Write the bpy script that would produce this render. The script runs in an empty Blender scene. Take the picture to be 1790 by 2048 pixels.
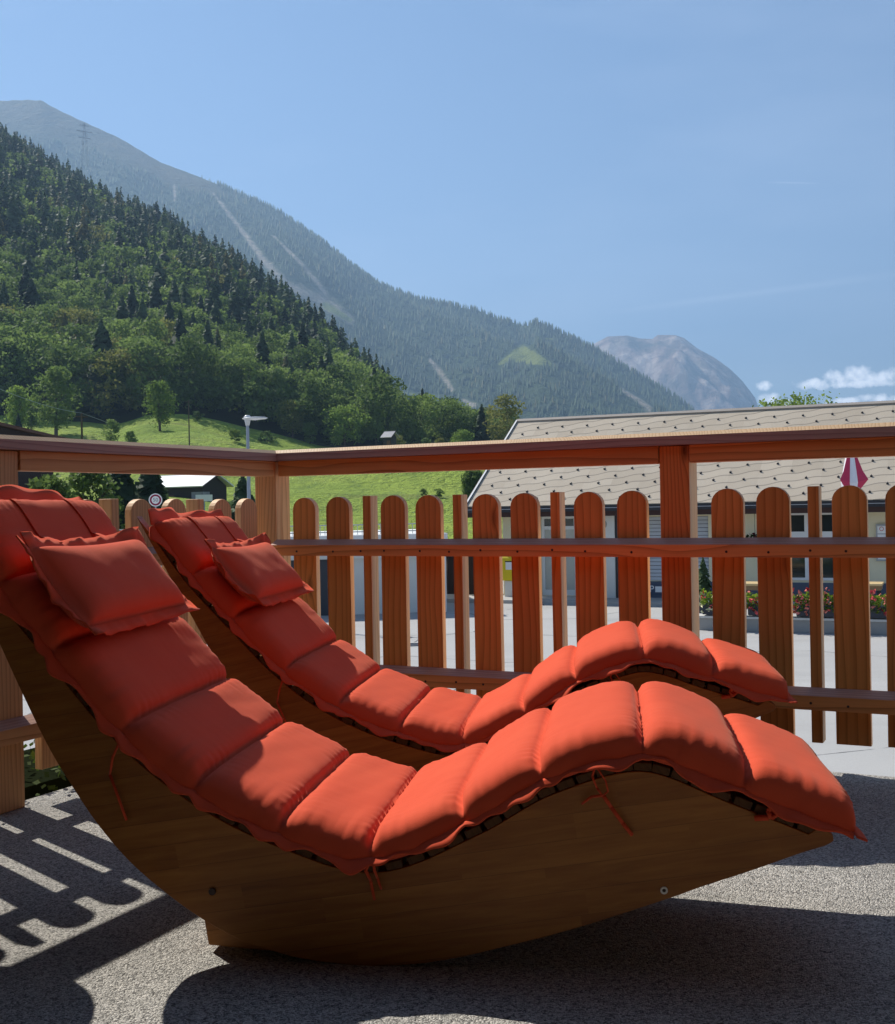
import bpy, math, random
import numpy as np
from mathutils import Matrix, Vector
R = math.radians
random.seed(7); RNG = np.random.default_rng(11)
SC = bpy.context.scene
C = SC.collection

# ------------------------------------------------------------------ camera
FPX, PITCH, ROLL, EYE = 2320.3, -0.0063, -0.0187, 0.8725
cr, sr, cp, sp = math.cos(ROLL), math.sin(ROLL), math.cos(PITCH), math.sin(PITCH)
cam_d = bpy.data.cameras.new('camera'); cam = bpy.data.objects.new('camera', cam_d); C.objects.link(cam)
cam_d.sensor_fit = 'HORIZONTAL'; cam_d.sensor_width = 36.0; cam_d.lens = FPX/1790*36
cam_d.clip_start = 0.05; cam_d.clip_end = 40000
rx, up, fw = Vector((cr, -sp*sr, cp*sr)), Vector((-sr, -sp*cr, cp*cr)), Vector((0, cp, sp))
cam.matrix_world = Matrix(((rx.x, up.x, -fw.x, 0), (rx.y, up.y, -fw.y, 0), (rx.z, up.z, -fw.z, EYE), (0, 0, 0, 1)))
SC.camera = cam

def ray(x, y):
    a = (x-895)/FPX; b = -(y-1024)/FPX
    a, b = cr*a-sr*b, sr*a+cr*b
    return np.array([a, cp-sp*b, sp+cp*b])
O3 = np.array([0, 0, EYE])
def at(x, y, Y):
    d = ray(x, y); return O3 + d*(Y/d[1])
def onplane(x, y, P, n):
    d = ray(x, y); return O3 + d*((P[0]*n[0]+P[1]*n[1])/(d[0]*n[0]+d[1]*n[1]))

# ------------------------------------------------------------------ world and sun
SUN_EL = R(44.3); SUN_AZ = R(-43.8)     # azimuth from +Y, negative towards -X
W = bpy.data.worlds.new('World'); SC.world = W; W.use_nodes = True
nt = W.node_tree; N = nt.nodes; Lk = nt.links; N.clear()
def nd(t, **k):
    n = N.new(t)
    for a, v in k.items(): setattr(n, a, v)
    return n
sky = nd('ShaderNodeTexSky', sky_type='NISHITA', sun_disc=False, sun_elevation=SUN_EL, sun_rotation=SUN_AZ, altitude=900, air_density=1.0, dust_density=0.15, ozone_density=5.5)
bg = nd('ShaderNodeBackground'); bg.inputs[1].default_value = 0.066
out = nd('ShaderNodeOutputWorld')
tc = nd('ShaderNodeTexCoord'); sx = nd('ShaderNodeSeparateXYZ'); Lk.new(tc.outputs['Generated'], sx.inputs[0])
def mth(op, a, b=None, c=None, clamp=False):
    n = nd('ShaderNodeMath', operation=op); n.use_clamp = clamp
    for i, v in enumerate((a, b, c)):
        if v is None: continue
        if isinstance(v, (int, float)): n.inputs[i].default_value = v
        else: Lk.new(v, n.inputs[i])
    return n.outputs[0]
ysafe = mth('MAXIMUM', sx.outputs[1], 0.02)
A = mth('DIVIDE', sx.outputs[0], ysafe); B = mth('DIVIDE', sx.outputs[2], ysafe)
nz = nd('ShaderNodeTexNoise'); nz.inputs['Scale'].default_value = 120; nz.inputs['Detail'].default_value = 7; nz.inputs['Roughness'].default_value = 0.6
Lk.new(tc.outputs['Generated'], nz.inputs['Vector'])
mask = None
# clouds: (pixel x, y, half width, half height)
for (px_, py_, wx, wy) in [(1630, 768, 42, 13), (1672, 758, 34, 18), (1712, 750, 34, 22), (1752, 757, 36, 17), (1800, 752, 44, 20), (1720, 767, 120, 10), (1900, 745, 90, 34), (1530, 772, 18, 11), (1540, 802, 24, 17), (1565, 808, 24, 12), (1690, 803, 46, 9), (1760, 798, 50, 12), (1820, 800, 50, 12), (1910, 800, 100, 22), (1575, 812, 40, 10)]:
    d = ray(px_, py_); a0, b0 = d[0]/d[1], d[2]/d[1]
    u = mth('DIVIDE', mth('SUBTRACT', A, a0), wx/FPX); v = mth('DIVIDE', mth('SUBTRACT', B, b0), wy/FPX)
    e = mth('SUBTRACT', 1.0, mth('ADD', mth('MULTIPLY', u, u), mth('MULTIPLY', v, v)))
    mask = e if mask is None else mth('MAXIMUM', mask, e)
mk = mth('ADD', mask, mth('MULTIPLY', mth('SUBTRACT', nz.outputs['Fac'], 0.5), 3.4))
mk = mth('MULTIPLY', mth('SMOOTH_MIN', mth('MAXIMUM', mth('MULTIPLY', mk, 0.75), 0.0), 1.0, 0.3), mth('GREATER_THAN', sx.outputs[1], 0.02))
# thin contrails
def trail(x0, y0, x1, y1, w, amp):
    d0, d1 = ray(x0, y0), ray(x1, y1); a0, b0, a1, b1 = d0[0]/d0[1], d0[2]/d0[1], d1[0]/d1[1], d1[2]/d1[1]
    L = math.hypot(a1-a0, b1-b0); ux, uy = (a1-a0)/L, (b1-b0)/L
    da, db = mth('SUBTRACT', A, a0), mth('SUBTRACT', B, b0)
    t = mth('ADD', mth('MULTIPLY', da, ux), mth('MULTIPLY', db, uy)); s = mth('ABSOLUTE', mth('SUBTRACT', mth('MULTIPLY', da, uy), mth('MULTIPLY', db, ux)))
    g = mth('SUBTRACT', 1.0, mth('DIVIDE', s, w/FPX), clamp=True)
    tt = mth('MULTIPLY', mth('MULTIPLY', mth('DIVIDE', t, L), mth('SUBTRACT', 1.0, mth('DIVIDE', t, L))), 4.0, clamp=True)
    return mth('MULTIPLY', mth('MULTIPLY', g, tt), amp)
mk = mth('MAXIMUM', mk, trail(1100, 640, 1900, 535, 15, 0.11))
mk = mth('MAXIMUM', mk, trail(1520, 364, 1650, 367, 3, 0.16))
wisp = nd('ShaderNodeTexNoise'); wisp.inputs['Scale'].default_value = 2.5; wisp.inputs['Detail'].default_value = 4
mpw = nd('ShaderNodeMapping'); mpw.inputs['Scale'].default_value = (1, 1, 4); Lk.new(tc.outputs['Generated'], mpw.inputs[0]); Lk.new(mpw.outputs[0], wisp.inputs['Vector'])
mk = mth('MAXIMUM', mk, mth('MULTIPLY', mth('SUBTRACT', wisp.outputs['Fac'], 0.45, clamp=True), 0.3))
mix = nd('ShaderNodeMix', data_type='RGBA'); Lk.new(mk, mix.inputs[0]); Lk.new(sky.outputs[0], mix.inputs[6]); mix.inputs[7].default_value = (21, 21.6, 23, 1)
Lk.new(mix.outputs[2], bg.inputs[0]); Lk.new(bg.outputs[0], out.inputs[0])

sd = bpy.data.lights.new('sun', 'SUN'); sd.energy = 5.0; sd.angle = R(0.53); sd.color = (1.0, 0.95, 0.86)
sun = bpy.data.objects.new('sun', sd); C.objects.link(sun)
to_sun = Vector((math.sin(SUN_AZ)*math.cos(SUN_EL), math.cos(SUN_AZ)*math.cos(SUN_EL), math.sin(SUN_EL)))
sun.rotation_euler = to_sun.to_track_quat('Z', 'Y').to_euler()
vs = SC.view_settings; vs.view_transform = 'Standard'; vs.look = 'None'; vs.exposure = 0.70; vs.gamma = 1.0; vs.use_curve_mapping = False
SC.cycles.max_bounces = 8; SC.cycles.transparent_max_bounces = 8

# ------------------------------------------------------------------ object helpers
def tag(o, label=None, cat=None, group=None, kind=None):
    if label: o['label'] = label
    if cat: o['category'] = cat
    if group: o['group'] = group
    if kind: o['kind'] = kind
    return o
def empty(name, loc, rz=0, label=None, cat=None, group=None, ry=0):
    o = bpy.data.objects.new(name, None); C.objects.link(o); o.location = loc; o.rotation_euler = (0, ry, rz); o.empty_display_size = 0.2
    return tag(o, label, cat, group)
def link(name, me, parent=None, loc=None, rot=None):
    o = bpy.data.objects.new(name, me); C.objects.link(o)
    if parent: o.parent = parent
    if loc is not None: o.location = loc
    if rot is not None: o.rotation_euler = rot
    return o
class MB:
    def __init__(s): s.v = []; s.f = []; s.m = []
    def box(s, x0, x1, y0, y1, z0, z1, m=0):
        b = len(s.v)
        s.v += [(x0,y0,z0),(x1,y0,z0),(x1,y1,z0),(x0,y1,z0),(x0,y0,z1),(x1,y0,z1),(x1,y1,z1),(x0,y1,z1)]
        for q in ((3,2,1,0),(4,5,6,7),(0,1,5,4),(1,2,6,5),(2,3,7,6),(3,0,4,7)): s.f.append([b+i for i in q]); s.m.append(m)
        return s
    def prism(s, pts, y0, y1, m=0, mside=None):     # pts (x,z) outline, extruded in y
        b = len(s.v); n = len(pts)
        s.v += [(x, y0, z) for x, z in pts] + [(x, y1, z) for x, z in pts]
        s.f.append([b+i for i in range(n)]); s.m.append(m); s.f.append([b+n+i for i in reversed(range(n))]); s.m.append(m)
        for i in range(n):
            j = (i+1) % n; s.f.append([b+j, b+i, b+n+i, b+n+j]); s.m.append(m if mside is None else mside)
        return s
    def tube(s, p0, p1, r0, r1=None, seg=10, m=0, caps=True):
        r1 = r0 if r1 is None else r1; p0 = Vector(p0); p1 = Vector(p1); d = (p1-p0).normalized()
        u = d.orthogonal().normalized(); w = d.cross(u); b = len(s.v)
        for p, r in ((p0, r0), (p1, r1)):
            for i in range(seg):
                t = 2*math.pi*i/seg; s.v.append(tuple(p+(u*math.cos(t)+w*math.sin(t))*r))
        for i in range(seg):
            j = (i+1) % seg; s.f.append([b+i, b+j, b+seg+j, b+seg+i]); s.m.append(m)
        if caps:
            s.f.append([b+i for i in reversed(range(seg))]); s.m.append(m); s.f.append([b+seg+i for i in range(seg)]); s.m.append(m)
        return s
    def path(s, pts, r, seg=6, m=0):
        for a, c in zip(pts, pts[1:]): s.tube(a, c, r, r, seg, m)
        return s
    def lathe(s, prof, cx=0, cy=0, seg=20, m=0):    # prof (r,z)
        b = len(s.v)
        for r, z in prof:
            for i in range(seg):
                t = 2*math.pi*i/seg; s.v.append((cx+r*math.cos(t), cy+r*math.sin(t), z))
        for k in range(len(prof)-1):
            for i in range(seg):
                j = (i+1) % seg; s.f.append([b+k*seg+i, b+k*seg+j, b+(k+1)*seg+j, b+(k+1)*seg+i]); s.m.append(m)
        s.f.append([b+i for i in reversed(range(seg))]); s.m.append(m); s.f.append([b+(len(prof)-1)*seg+i for i in range(seg)]); s.m.append(m)
        return s
    def build(s, name, mat, parent=None, bevel=0, smooth=False, loc=None, rot=None):
        me = bpy.data.meshes.new(name); me.from_pydata(s.v, [], s.f); me.update()
        for mt in (mat if isinstance(mat, (list, tuple)) else [mat]): me.materials.append(mt)
        if any(s.m): me.polygons.foreach_set('material_index', s.m)
        if smooth: me.shade_smooth()
        o = link(name, me, parent, loc, rot)
        if bevel:
            md = o.modifiers.new('bevel', 'BEVEL'); md.width = bevel; md.segments = 2; md.limit_method = 'ANGLE'; md.angle_limit = R(40)
        return o
def npmesh(name, V, F, mat, attr=None, smooth=False):
    V = np.asarray(V, np.float32); F = np.asarray(F, np.int32); k = F.shape[1]
    me = bpy.data.meshes.new(name); me.vertices.add(len(V)); me.vertices.foreach_set('co', V.ravel())
    me.loops.add(F.size); me.loops.foreach_set('vertex_index', F.ravel())
    me.polygons.add(len(F)); me.polygons.foreach_set('loop_start', np.arange(0, F.size, k, dtype=np.int32)); me.polygons.foreach_set('loop_total', np.full(len(F), k, np.int32))
    if smooth: me.polygons.foreach_set('use_smooth', np.ones(len(F), bool))
    me.update(calc_edges=True)
    if mat: me.materials.append(mat)
    if attr:
        for nm, val in attr.items():
            a = me.attributes.new(nm, 'FLOAT', 'POINT'); a.data.foreach_set('value', np.asarray(val, np.float32))
    return me

# ------------------------------------------------------------------ material helpers
class G:
    """tiny node-graph helper"""
    def __init__(s, name):
        s.mat = bpy.data.materials.new(name); s.mat.use_nodes = True; s.t = s.mat.node_tree; s.t.nodes.clear()
        s.out = s.n('ShaderNodeOutputMaterial'); s.b = s.n('ShaderNodeBsdfPrincipled'); s.l(s.b.outputs[0], s.out.inputs[0])
    def n(s, t, **k):
        x = s.t.nodes.new(t)
        for a, v in k.items(): setattr(x, a, v)
        return x
    def l(s, a, b): s.t.links.new(a, b)
    def set(s, sock, v):
        if isinstance(v, (int, float, tuple)): sock.default_value = v if not isinstance(v, tuple) or len(v) != 3 or sock.type != 'RGBA' else (*v, 1)
        else: s.l(v, sock)
    def co(s, kind='Object', scale=(1, 1, 1), rand=False):
        c = s.n('ShaderNodeTexCoord').outputs[kind]; m = s.n('ShaderNodeMapping'); m.inputs['Scale'].default_value = scale
        if rand:
            oi = s.n('ShaderNodeObjectInfo'); cb = s.n('ShaderNodeVectorMath', operation='SCALE'); cb.inputs[0].default_value = (13.1, 7.7, 19.3); s.l(oi.outputs['Random'], cb.inputs['Scale'])
            ad = s.n('ShaderNodeVectorMath', operation='ADD'); s.l(c, ad.inputs[0]); s.l(cb.outputs[0], ad.inputs[1]); c = ad.outputs[0]
        s.l(c, m.inputs[0]); return m.outputs[0]
    def noise(s, vec, scale=5, detail=4, rough=0.55, dist=0):
        x = s.n('ShaderNodeTexNoise'); x.inputs['Scale'].default_value = scale; x.inputs['Detail'].default_value = detail; x.inputs['Roughness'].default_value = rough; x.inputs['Distortion'].default_value = dist
        if vec is not None: s.l(vec, x.inputs['Vector'])
        return x.outputs['Fac']
    def m(s, op, a, b=None, c=None, clamp=False):
        x = s.n('ShaderNodeMath', operation=op); x.use_clamp = clamp
        for i, v in enumerate((a, b, c)):
            if v is not None: s.set(x.inputs[i], v)
        return x.outputs[0]
    def ramp(s, f, stops):
        x = s.n('ShaderNodeValToRGB'); s.l(f, x.inputs[0]); e = x.color_ramp.elements
        while len(e) < len(stops): e.new(0.5)
        for i, (p, c) in enumerate(stops): e[i].position = p; e[i].color = (*c, 1) if isinstance(c, tuple) else (c, c, c, 1)
        return x.outputs[0]
    def mix(s, f, a, b, typ='MIX'):
        x = s.n('ShaderNodeMix', data_type='RGBA', blend_type=typ); s.set(x.inputs[0], f); s.set(x.inputs[6], a); s.set(x.inputs[7], b); return x.outputs[2]
    def sep(s, v):
        x = s.n('ShaderNodeSeparateXYZ'); s.l(v, x.inputs[0]); return x.outputs
    def bump(s, h, strength=0.3, dist=0.01):
        x = s.n('ShaderNodeBump'); x.inputs['Strength'].default_value = strength; x.inputs['Distance'].default_value = dist; s.l(h, x.inputs['Height']); s.l(x.outputs[0], s.b.inputs['Normal']); return x
    def fin(s, col=None, rough=None, spec=None, metal=None):
        if col is not None: s.set(s.b.inputs['Base Color'], col)
        if rough is not None: s.set(s.b.inputs['Roughness'], rough)
        if spec is not None: s.b.inputs['Specular IOR Level'].default_value = spec
        if metal is not None: s.b.inputs['Metallic'].default_value = metal
        return s.mat
def plain(name, col, rough=0.6, spec=0.3, metal=0.0, var=0.12, scale=3.0, bump=0.0):
    g = G(name); v = g.co('Object', rand=True); f = g.noise(v, scale, 5)
    c = g.mix(f, tuple(x*(1-var) for x in col), tuple(min(1, x*(1+var)) for x in col))
    if bump: g.bump(g.noise(v, scale*12, 3), bump, 0.01)
    return g.fin(c, rough, spec, metal)
def wood(name, dark, light, axis='X', freq=55.0, rough=0.6, knots=True, weather=0.0):
    g = G(name); st = {'X': (0.10, 1, 1), 'Z': (1, 1, 0.10), 'Y': (1, 0.1, 1)}[axis]
    v = g.co('Object', st, rand=True)
    warp = g.noise(v, 5.0, 3, 0.5)
    fine = g.noise(g.co('Object', {'X': (1.2, 60, 60), 'Z': (60, 60, 1.2), 'Y': (60, 1.2, 60)}[axis], rand=True), 3.0, 3, 0.6)
    x = g.sep(v); base = x[1] if axis == 'X' else x[0]
    r = g.m('ADD', g.m('ADD', g.m('MULTIPLY', base, 1.0), g.m('MULTIPLY', x[2] if axis != 'Z' else x[1], 0.55)), g.m('MULTIPLY', warp, 0.13))
    if knots:
        vo = g.n('ShaderNodeTexVoronoi'); vo.inputs['Scale'].default_value = 1.9
        g.l(g.co('Object', {'X': (0.8, 2.4, 2.4), 'Z': (2.4, 2.4, 0.8), 'Y': (2.4, 0.8, 2.4)}[axis], rand=True), vo.inputs['Vector'])
        kd = vo.outputs['Distance']
        r = g.m('ADD', r, g.m('MULTIPLY', g.m('DIVIDE', 0.012, g.m('ADD', kd, 0.06)), 0.28))
    rings = g.m('FRACT', g.m('MULTIPLY', r, freq))
    late = g.m('POWER', rings, 3.2)
    f = g.m('MULTIPLY', g.m('ADD', g.m('MULTIPLY', late, 0.8), g.m('MULTIPLY', fine, 0.55)), 0.85, clamp=True)
    big = g.noise(g.co('Object', rand=True), 2.2, 3)
    oi = g.n('ShaderNodeObjectInfo').outputs['Random']
    col = g.mix(f, light, dark)
    hs = g.n('ShaderNodeHueSaturation'); g.l(col, hs.inputs['Color'])
    g.l(g.m('ADD', 0.70, g.m('ADD', g.m('MULTIPLY', oi, 0.26), g.m('MULTIPLY', big, 0.36))), hs.inputs['Value']); col = hs.outputs[0]
    if knots:
        kf = g.m('SUBTRACT', 1.0, g.m('SMOOTH_MIN', g.m('DIVIDE', kd, 0.085), 1.0, 0.2), clamp=True)
        col = g.mix(kf, col, tuple(c*0.22 for c in dark))
    g.bump(g.m('SUBTRACT', 1.0, f), 0.25, 0.002)
    return g.fin(col, rough, 0.25)

M = {}
M['face'] = wood('stained_bounce_red_upright', (0.42, 0.145, 0.032), (0.78, 0.33, 0.085), 'Z', 40)  # stain plus red cushion bounce put into the colour of the right fence
M['edge'] = wood('lit_tone_larch_edge', (0.62, 0.36, 0.18), (0.88, 0.62, 0.37), 'Z', 90, knots=False)  # side faces lightened: sky and bounce light put into the wood colour
M['railface'] = wood('stained_bounce_red_rail', (0.38, 0.13, 0.036), (0.76, 0.32, 0.10), 'X', 60)
M['railtop'] = wood('weathered_larch_top', (0.27, 0.14, 0.105), (0.50, 0.31, 0.24), 'X', 70, knots=False)
M['post'] = wood('larch_post', (0.46, 0.21, 0.075), (0.84, 0.50, 0.24), 'Z', 70)
M['postrail'] = wood('larch_rail', (0.42, 0.17, 0.055), (0.78, 0.41, 0.17), 'X', 60)
M['postred'] = wood('reddish_larch_post', (0.36, 0.105, 0.025), (0.72, 0.27, 0.07), 'Z', 55)  # right posts carry the same cushion bounce in their red
M['glulam'] = wood('oiled_panel_wood', (0.14, 0.058, 0.014), (0.20, 0.088, 0.022), 'X', 22)
def glulam():
    g = G('oiled_laminated_panel'); tcx = g.n('ShaderNodeTexCoord').outputs['Object']; mp = g.n('ShaderNodeMapping'); mp.inputs['Rotation'].default_value = (0, R(9), 0); g.l(tcx, mp.inputs[0]); v = mp.outputs[0]
    sx_ = g.sep(v); row = g.m('FLOOR', g.m('DIVIDE', sx_[2], 0.047)); wn_ = g.n('ShaderNodeTexWhiteNoise', noise_dimensions='1D'); g.l(row, wn_.inputs['W']); col_ = g.m('FLOOR', g.m('ADD', g.m('DIVIDE', sx_[0], 0.43), g.m('MULTIPLY', wn_.outputs[0], 7.0)))
    w2_ = g.n('ShaderNodeTexWhiteNoise', noise_dimensions='2D'); cb = g.n('ShaderNodeCombineXYZ'); g.l(row, cb.inputs[0]); g.l(col_, cb.inputs[1]); g.l(cb.outputs[0], w2_.inputs['Vector'])
    st = g.n('ShaderNodeMapping'); st.inputs['Scale'].default_value = (2.5, 30, 30); g.l(v, st.inputs[0]); off = g.n('ShaderNodeVectorMath', operation='ADD'); g.l(st.outputs[0], off.inputs[0]); g.l(w2_.outputs['Color'], off.inputs[1]); gr = g.noise(off.outputs[0], 2.0, 5, 0.6, 0.6)
    blot = g.noise(v, 3.0, 4)
    f = g.m('ADD', g.m('MULTIPLY', w2_.outputs[0], 0.16), g.m('ADD', g.m('MULTIPLY', gr, 0.8), g.m('MULTIPLY', blot, 0.3)))
    c = g.ramp(f, [(0.30, (0.15, 0.047, 0.008)), (0.55, (0.27, 0.098, 0.016)), (0.85, (0.40, 0.165, 0.032))])
    edge_ = g.m('LESS_THAN', g.m('FRACT', g.m('DIVIDE', sx_[2], 0.047)), 0.02); c = g.mix(g.m('MULTIPLY', edge_, 0.5), c, (0.05, 0.02, 0.006))
    vo = g.n('ShaderNodeTexVoronoi'); vo.inputs['Scale'].default_value = 3.1; g.l(v, vo.inputs['Vector']); kn = g.m('SUBTRACT', 1.0, g.m('DIVIDE', vo.outputs['Distance'], 0.055), clamp=True); c = g.mix(g.m('MULTIPLY', kn, 0.9), c, (0.035, 0.014, 0.005))
    g.bump(gr, 0.12, 0.002); return g.fin(c, 0.5, 0.35)
M['glulam'] = glulam()
M['slat'] = wood('oiled_slat_wood', (0.06, 0.026, 0.008), (0.12, 0.052, 0.014), 'Y', 60, knots=False)

def fabric():
    g = G('terracotta_canvas'); v = g.co('Object'); f = g.noise(v, 4, 4)
    w1 = g.noise(g.co('Object', (900, 900, 900)), 1.0, 1); fade = g.noise(g.co('Object', (2, 9, 2)), 3, 4)
    c = g.mix(g.m('ADD', g.m('MULTIPLY', f, 0.5), g.m('MULTIPLY', fade, 0.5)), (0.60, 0.068, 0.029), (0.74, 0.120, 0.052))
    c = g.mix(g.m('MULTIPLY', w1, 0.22), c, (0.33, 0.03, 0.018))
    fine = g.noise(g.co('Object', (1, 1, 1)), 420, 2); crink = g.noise(g.co('Object', (1, 1, 1)), 14, 5, 0.6)
    g.bump(g.m('ADD', g.m('MULTIPLY', fine, 0.10), g.m('MULTIPLY', crink, 0.35)), 0.35, 0.006)
    g.b.inputs['Sheen Weight'].default_value = 0.12; g.b.inputs['Sheen Roughness'].default_value = 0.4; g.b.inputs['Sheen Tint'].default_value = (1, 0.6, 0.45, 1)
    return g.fin(c, 0.85, 0.1)
M['fabric'] = fabric()
def deckmat():
    g = G('stone_grain_deck'); v = g.co('Object')
    vo = g.n('ShaderNodeTexVoronoi'); vo.inputs['Scale'].default_value = 290; g.l(v, vo.inputs['Vector'])
    big = g.noise(v, 1.1, 5); mid = g.noise(v, 60, 4, 0.7)
    cs = g.n('ShaderNodeSeparateColor'); g.l(vo.outputs['Color'], cs.inputs[0])
    f = g.m('ADD', g.m('MULTIPLY', cs.outputs[0], 0.45), g.m('MULTIPLY', mid, 0.55))
    c = g.ramp(f, [(0.25, (0.10, 0.098, 0.094)), (0.5, (0.40, 0.385, 0.355)), (0.74, (0.66, 0.63, 0.58))])
    c = g.mix(g.m('MULTIPLY', g.m('SUBTRACT', big, 0.42, clamp=True), 1.5, clamp=True), c, (0.17, 0.16, 0.15)); st_ = g.noise(v, 9, 5, 0.7); c = g.mix(g.m('MULTIPLY', g.m('SUBTRACT', st_, 0.60, clamp=True), 2.5, clamp=True), c, (0.12, 0.11, 0.10))
    h = g.m('ADD', g.m('MULTIPLY', g.m('SUBTRACT', 1.0, g.m('MULTIPLY', vo.outputs['Distance'], 1.3)), 0.6), g.m('MULTIPLY', mid, 0.7))
    g.bump(h, 0.9, 0.006)
    return g.fin(c, 0.85, 0.2)
M['deck'] = deckmat()
def asphalt():
    g = G('pale_road_surface'); v = g.co('Object'); f = g.noise(v, 0.35, 5); h = g.noise(v, 30, 4, 0.7)
    c = g.mix(f, (0.36, 0.352, 0.34), (0.52, 0.51, 0.49)); c = g.mix(g.m('MULTIPLY', h, 0.35), c, (0.2, 0.2, 0.2)); c = g.mix(g.m('MULTIPLY', g.m('SUBTRACT', g.noise(g.co('Object', (0.25, 1.2, 1)), 0.6, 6, 0.7), 0.5, clamp=True), 1.6, clamp=True), c, (0.24, 0.235, 0.23))
    cr_ = g.n('ShaderNodeTexVoronoi', feature='DISTANCE_TO_EDGE'); cr_.inputs['Scale'].default_value = 0.22; g.l(v, cr_.inputs['Vector'])
    c = g.mix(g.m('LESS_THAN', g.m('ADD', cr_.outputs[0], g.m('MULTIPLY', g.noise(v, 2, 3), 0.02)), 0.014), c, (0.15, 0.15, 0.15))
    g.bump(h, 0.3, 0.01); return g.fin(c, 0.9, 0.2)
M['road'] = asphalt()
def grass():
    g = G('alpine_meadow_grass'); v = g.co('Object'); a = g.noise(v, 0.022, 6, 0.6); b = g.noise(v, 0.35, 5, 0.7); c0 = g.noise(g.co('Object', (0.3, 1.0, 1)), 0.12, 4, 0.6)
    c = g.mix(g.m('MULTIPLY', g.m('SUBTRACT', a, 0.3, clamp=True), 2.2, clamp=True), (0.25, 0.38, 0.045), (0.52, 0.62, 0.10)); c = g.mix(g.m('MULTIPLY', g.m('SUBTRACT', b, 0.45, clamp=True), 2.6, clamp=True), c, (0.11, 0.17, 0.025))
    c = g.mix(g.m('MULTIPLY', g.m('SUBTRACT', c0, 0.56, clamp=True), 3.5, clamp=True), c, (0.20, 0.17, 0.075))
    tr_ = g.noise(g.co('Object', (0.35, 0.06, 0.1)), 1.6, 3, 0.5); c = g.mix(g.m('MULTIPLY', g.m('SUBTRACT', tr_, 0.52, clamp=True), 2.2, clamp=True), c, (0.16, 0.25, 0.04)); tuft = g.noise(v, 1.4, 4, 0.7); c = g.mix(g.m('MULTIPLY', g.m('SUBTRACT', tuft, 0.56, clamp=True), 3.0, clamp=True), c, (0.10, 0.16, 0.03)); g.bump(g.m('ADD', g.m('ADD', b, g.m('MULTIPLY', tuft, 0.5)), g.noise(v, 0.08, 3)), 1.0, 2.2); return g.fin(c, 0.9, 0.15)
M['grass'] = grass()
def leaf(name, dark, light, attr=False, trans=0.35, nscale=0.6):
    g = G(name); v = g.co('Object'); f = g.noise(v, nscale, 3)
    c = g.mix(f, dark, light)
    if attr:
        at_ = g.n('ShaderNodeAttribute', attribute_name='tint').outputs['Fac']
    else: at_ = g.n('ShaderNodeObjectInfo').outputs['Random']
    c = g.mix(g.m('MULTIPLY', at_, 0.9), tuple(x*0.62 for x in dark), c)
    c = g.mix(g.m('MULTIPLY', g.m('GREATER_THAN', at_, 0.93), 0.55), c, (0.20, 0.15, 0.045))
    g.fin(c, 0.7, 0.15)
    tr = g.n('ShaderNodeBsdfTranslucent'); g.l(c, tr.inputs[0]); ms = g.n('ShaderNodeMixShader'); ms.inputs[0].default_value = trans
    g.l(g.b.outputs[0], ms.inputs[1]); g.l(tr.outputs[0], ms.inputs[2]); g.l(ms.outputs[0], g.out.inputs[0])
    return g.mat
CON = ((0.062, 0.105, 0.050), (0.165, 0.23, 0.095)); DEC = ((0.135, 0.215, 0.055), (0.35, 0.45, 0.11))
M['con'] = leaf('spruce_needles', *CON); M['dec'] = leaf('broad_leaves', *DEC, trans=0.45)
M['con_a'] = leaf('far_spruce_needles', *CON, attr=True, nscale=0.05); M['dec_a'] = leaf('far_broad_leaves', *DEC, attr=True, trans=0.45, nscale=0.05)
M['solo'] = leaf('sunlit_tone_broad_leaves', (0.16, 0.26, 0.05), (0.40, 0.52, 0.11), trans=0.5)  # lighter copy of the broad leaves, sunlight put into the colour
M['hedge'] = leaf('hedge_leaves', (0.03, 0.06, 0.012), (0.14, 0.20, 0.03), nscale=9)
M['bark'] = plain('bark', (0.10, 0.075, 0.055), 0.9, 0.1, var=0.3, scale=6)

# ------------------------------------------------------------------ terrace deck and street
cor = np.array([-0.6807, 4.6021]); uR = np.array([0.8933, -0.4495]); uL = np.array([-0.4486, -0.8937])
nR = np.array([0.4495, 0.8933]); nL = np.array([-0.8937, 0.4486])     # outward normals
def isect(p, d, q, e):
    t = np.linalg.solve(np.array([d, -e]).T, q-p)[0]; return p+d*t
pR, pL = cor+nR*0.03, cor+nL*0.063
c0 = isect(pR, uR, pL, uL); c1 = pR+uR*5.2; c2 = pL+uL*6.6; c3 = c1+uL*6.6
top = [c0, c2, c3, c1]
def slab(name, pts, z0, z1, mat):
    mb = MB(); n = len(pts); mb.v = [(p[0], p[1], z0) for p in pts]+[(p[0], p[1], z1) for p in pts]
    mb.f = [list(range(n)), [n+i for i in reversed(range(n))]] + [[i, n+i, n+(i+1) % n, (i+1) % n] for i in range(n)]; mb.m = [0]*len(mb.f)
    return mb.build(name, mat)
tag(slab('terrace_deck', top, -0.14, 0.0, M['deck']), kind='structure')
def inset(p, k): c = sum(top)/4; return c+(p-c)*k
tag(slab('terrace_base', [inset(p, 0.97) for p in top], -2.3, -0.143, plain('render_base', (0.5, 0.48, 0.44), 0.85)), kind='structure')
mb = MB(); mb.box(-90, 90, -70, 60, -2.6, -2.0); tag(mb.build('street', M['road']), kind='structure')

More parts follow.
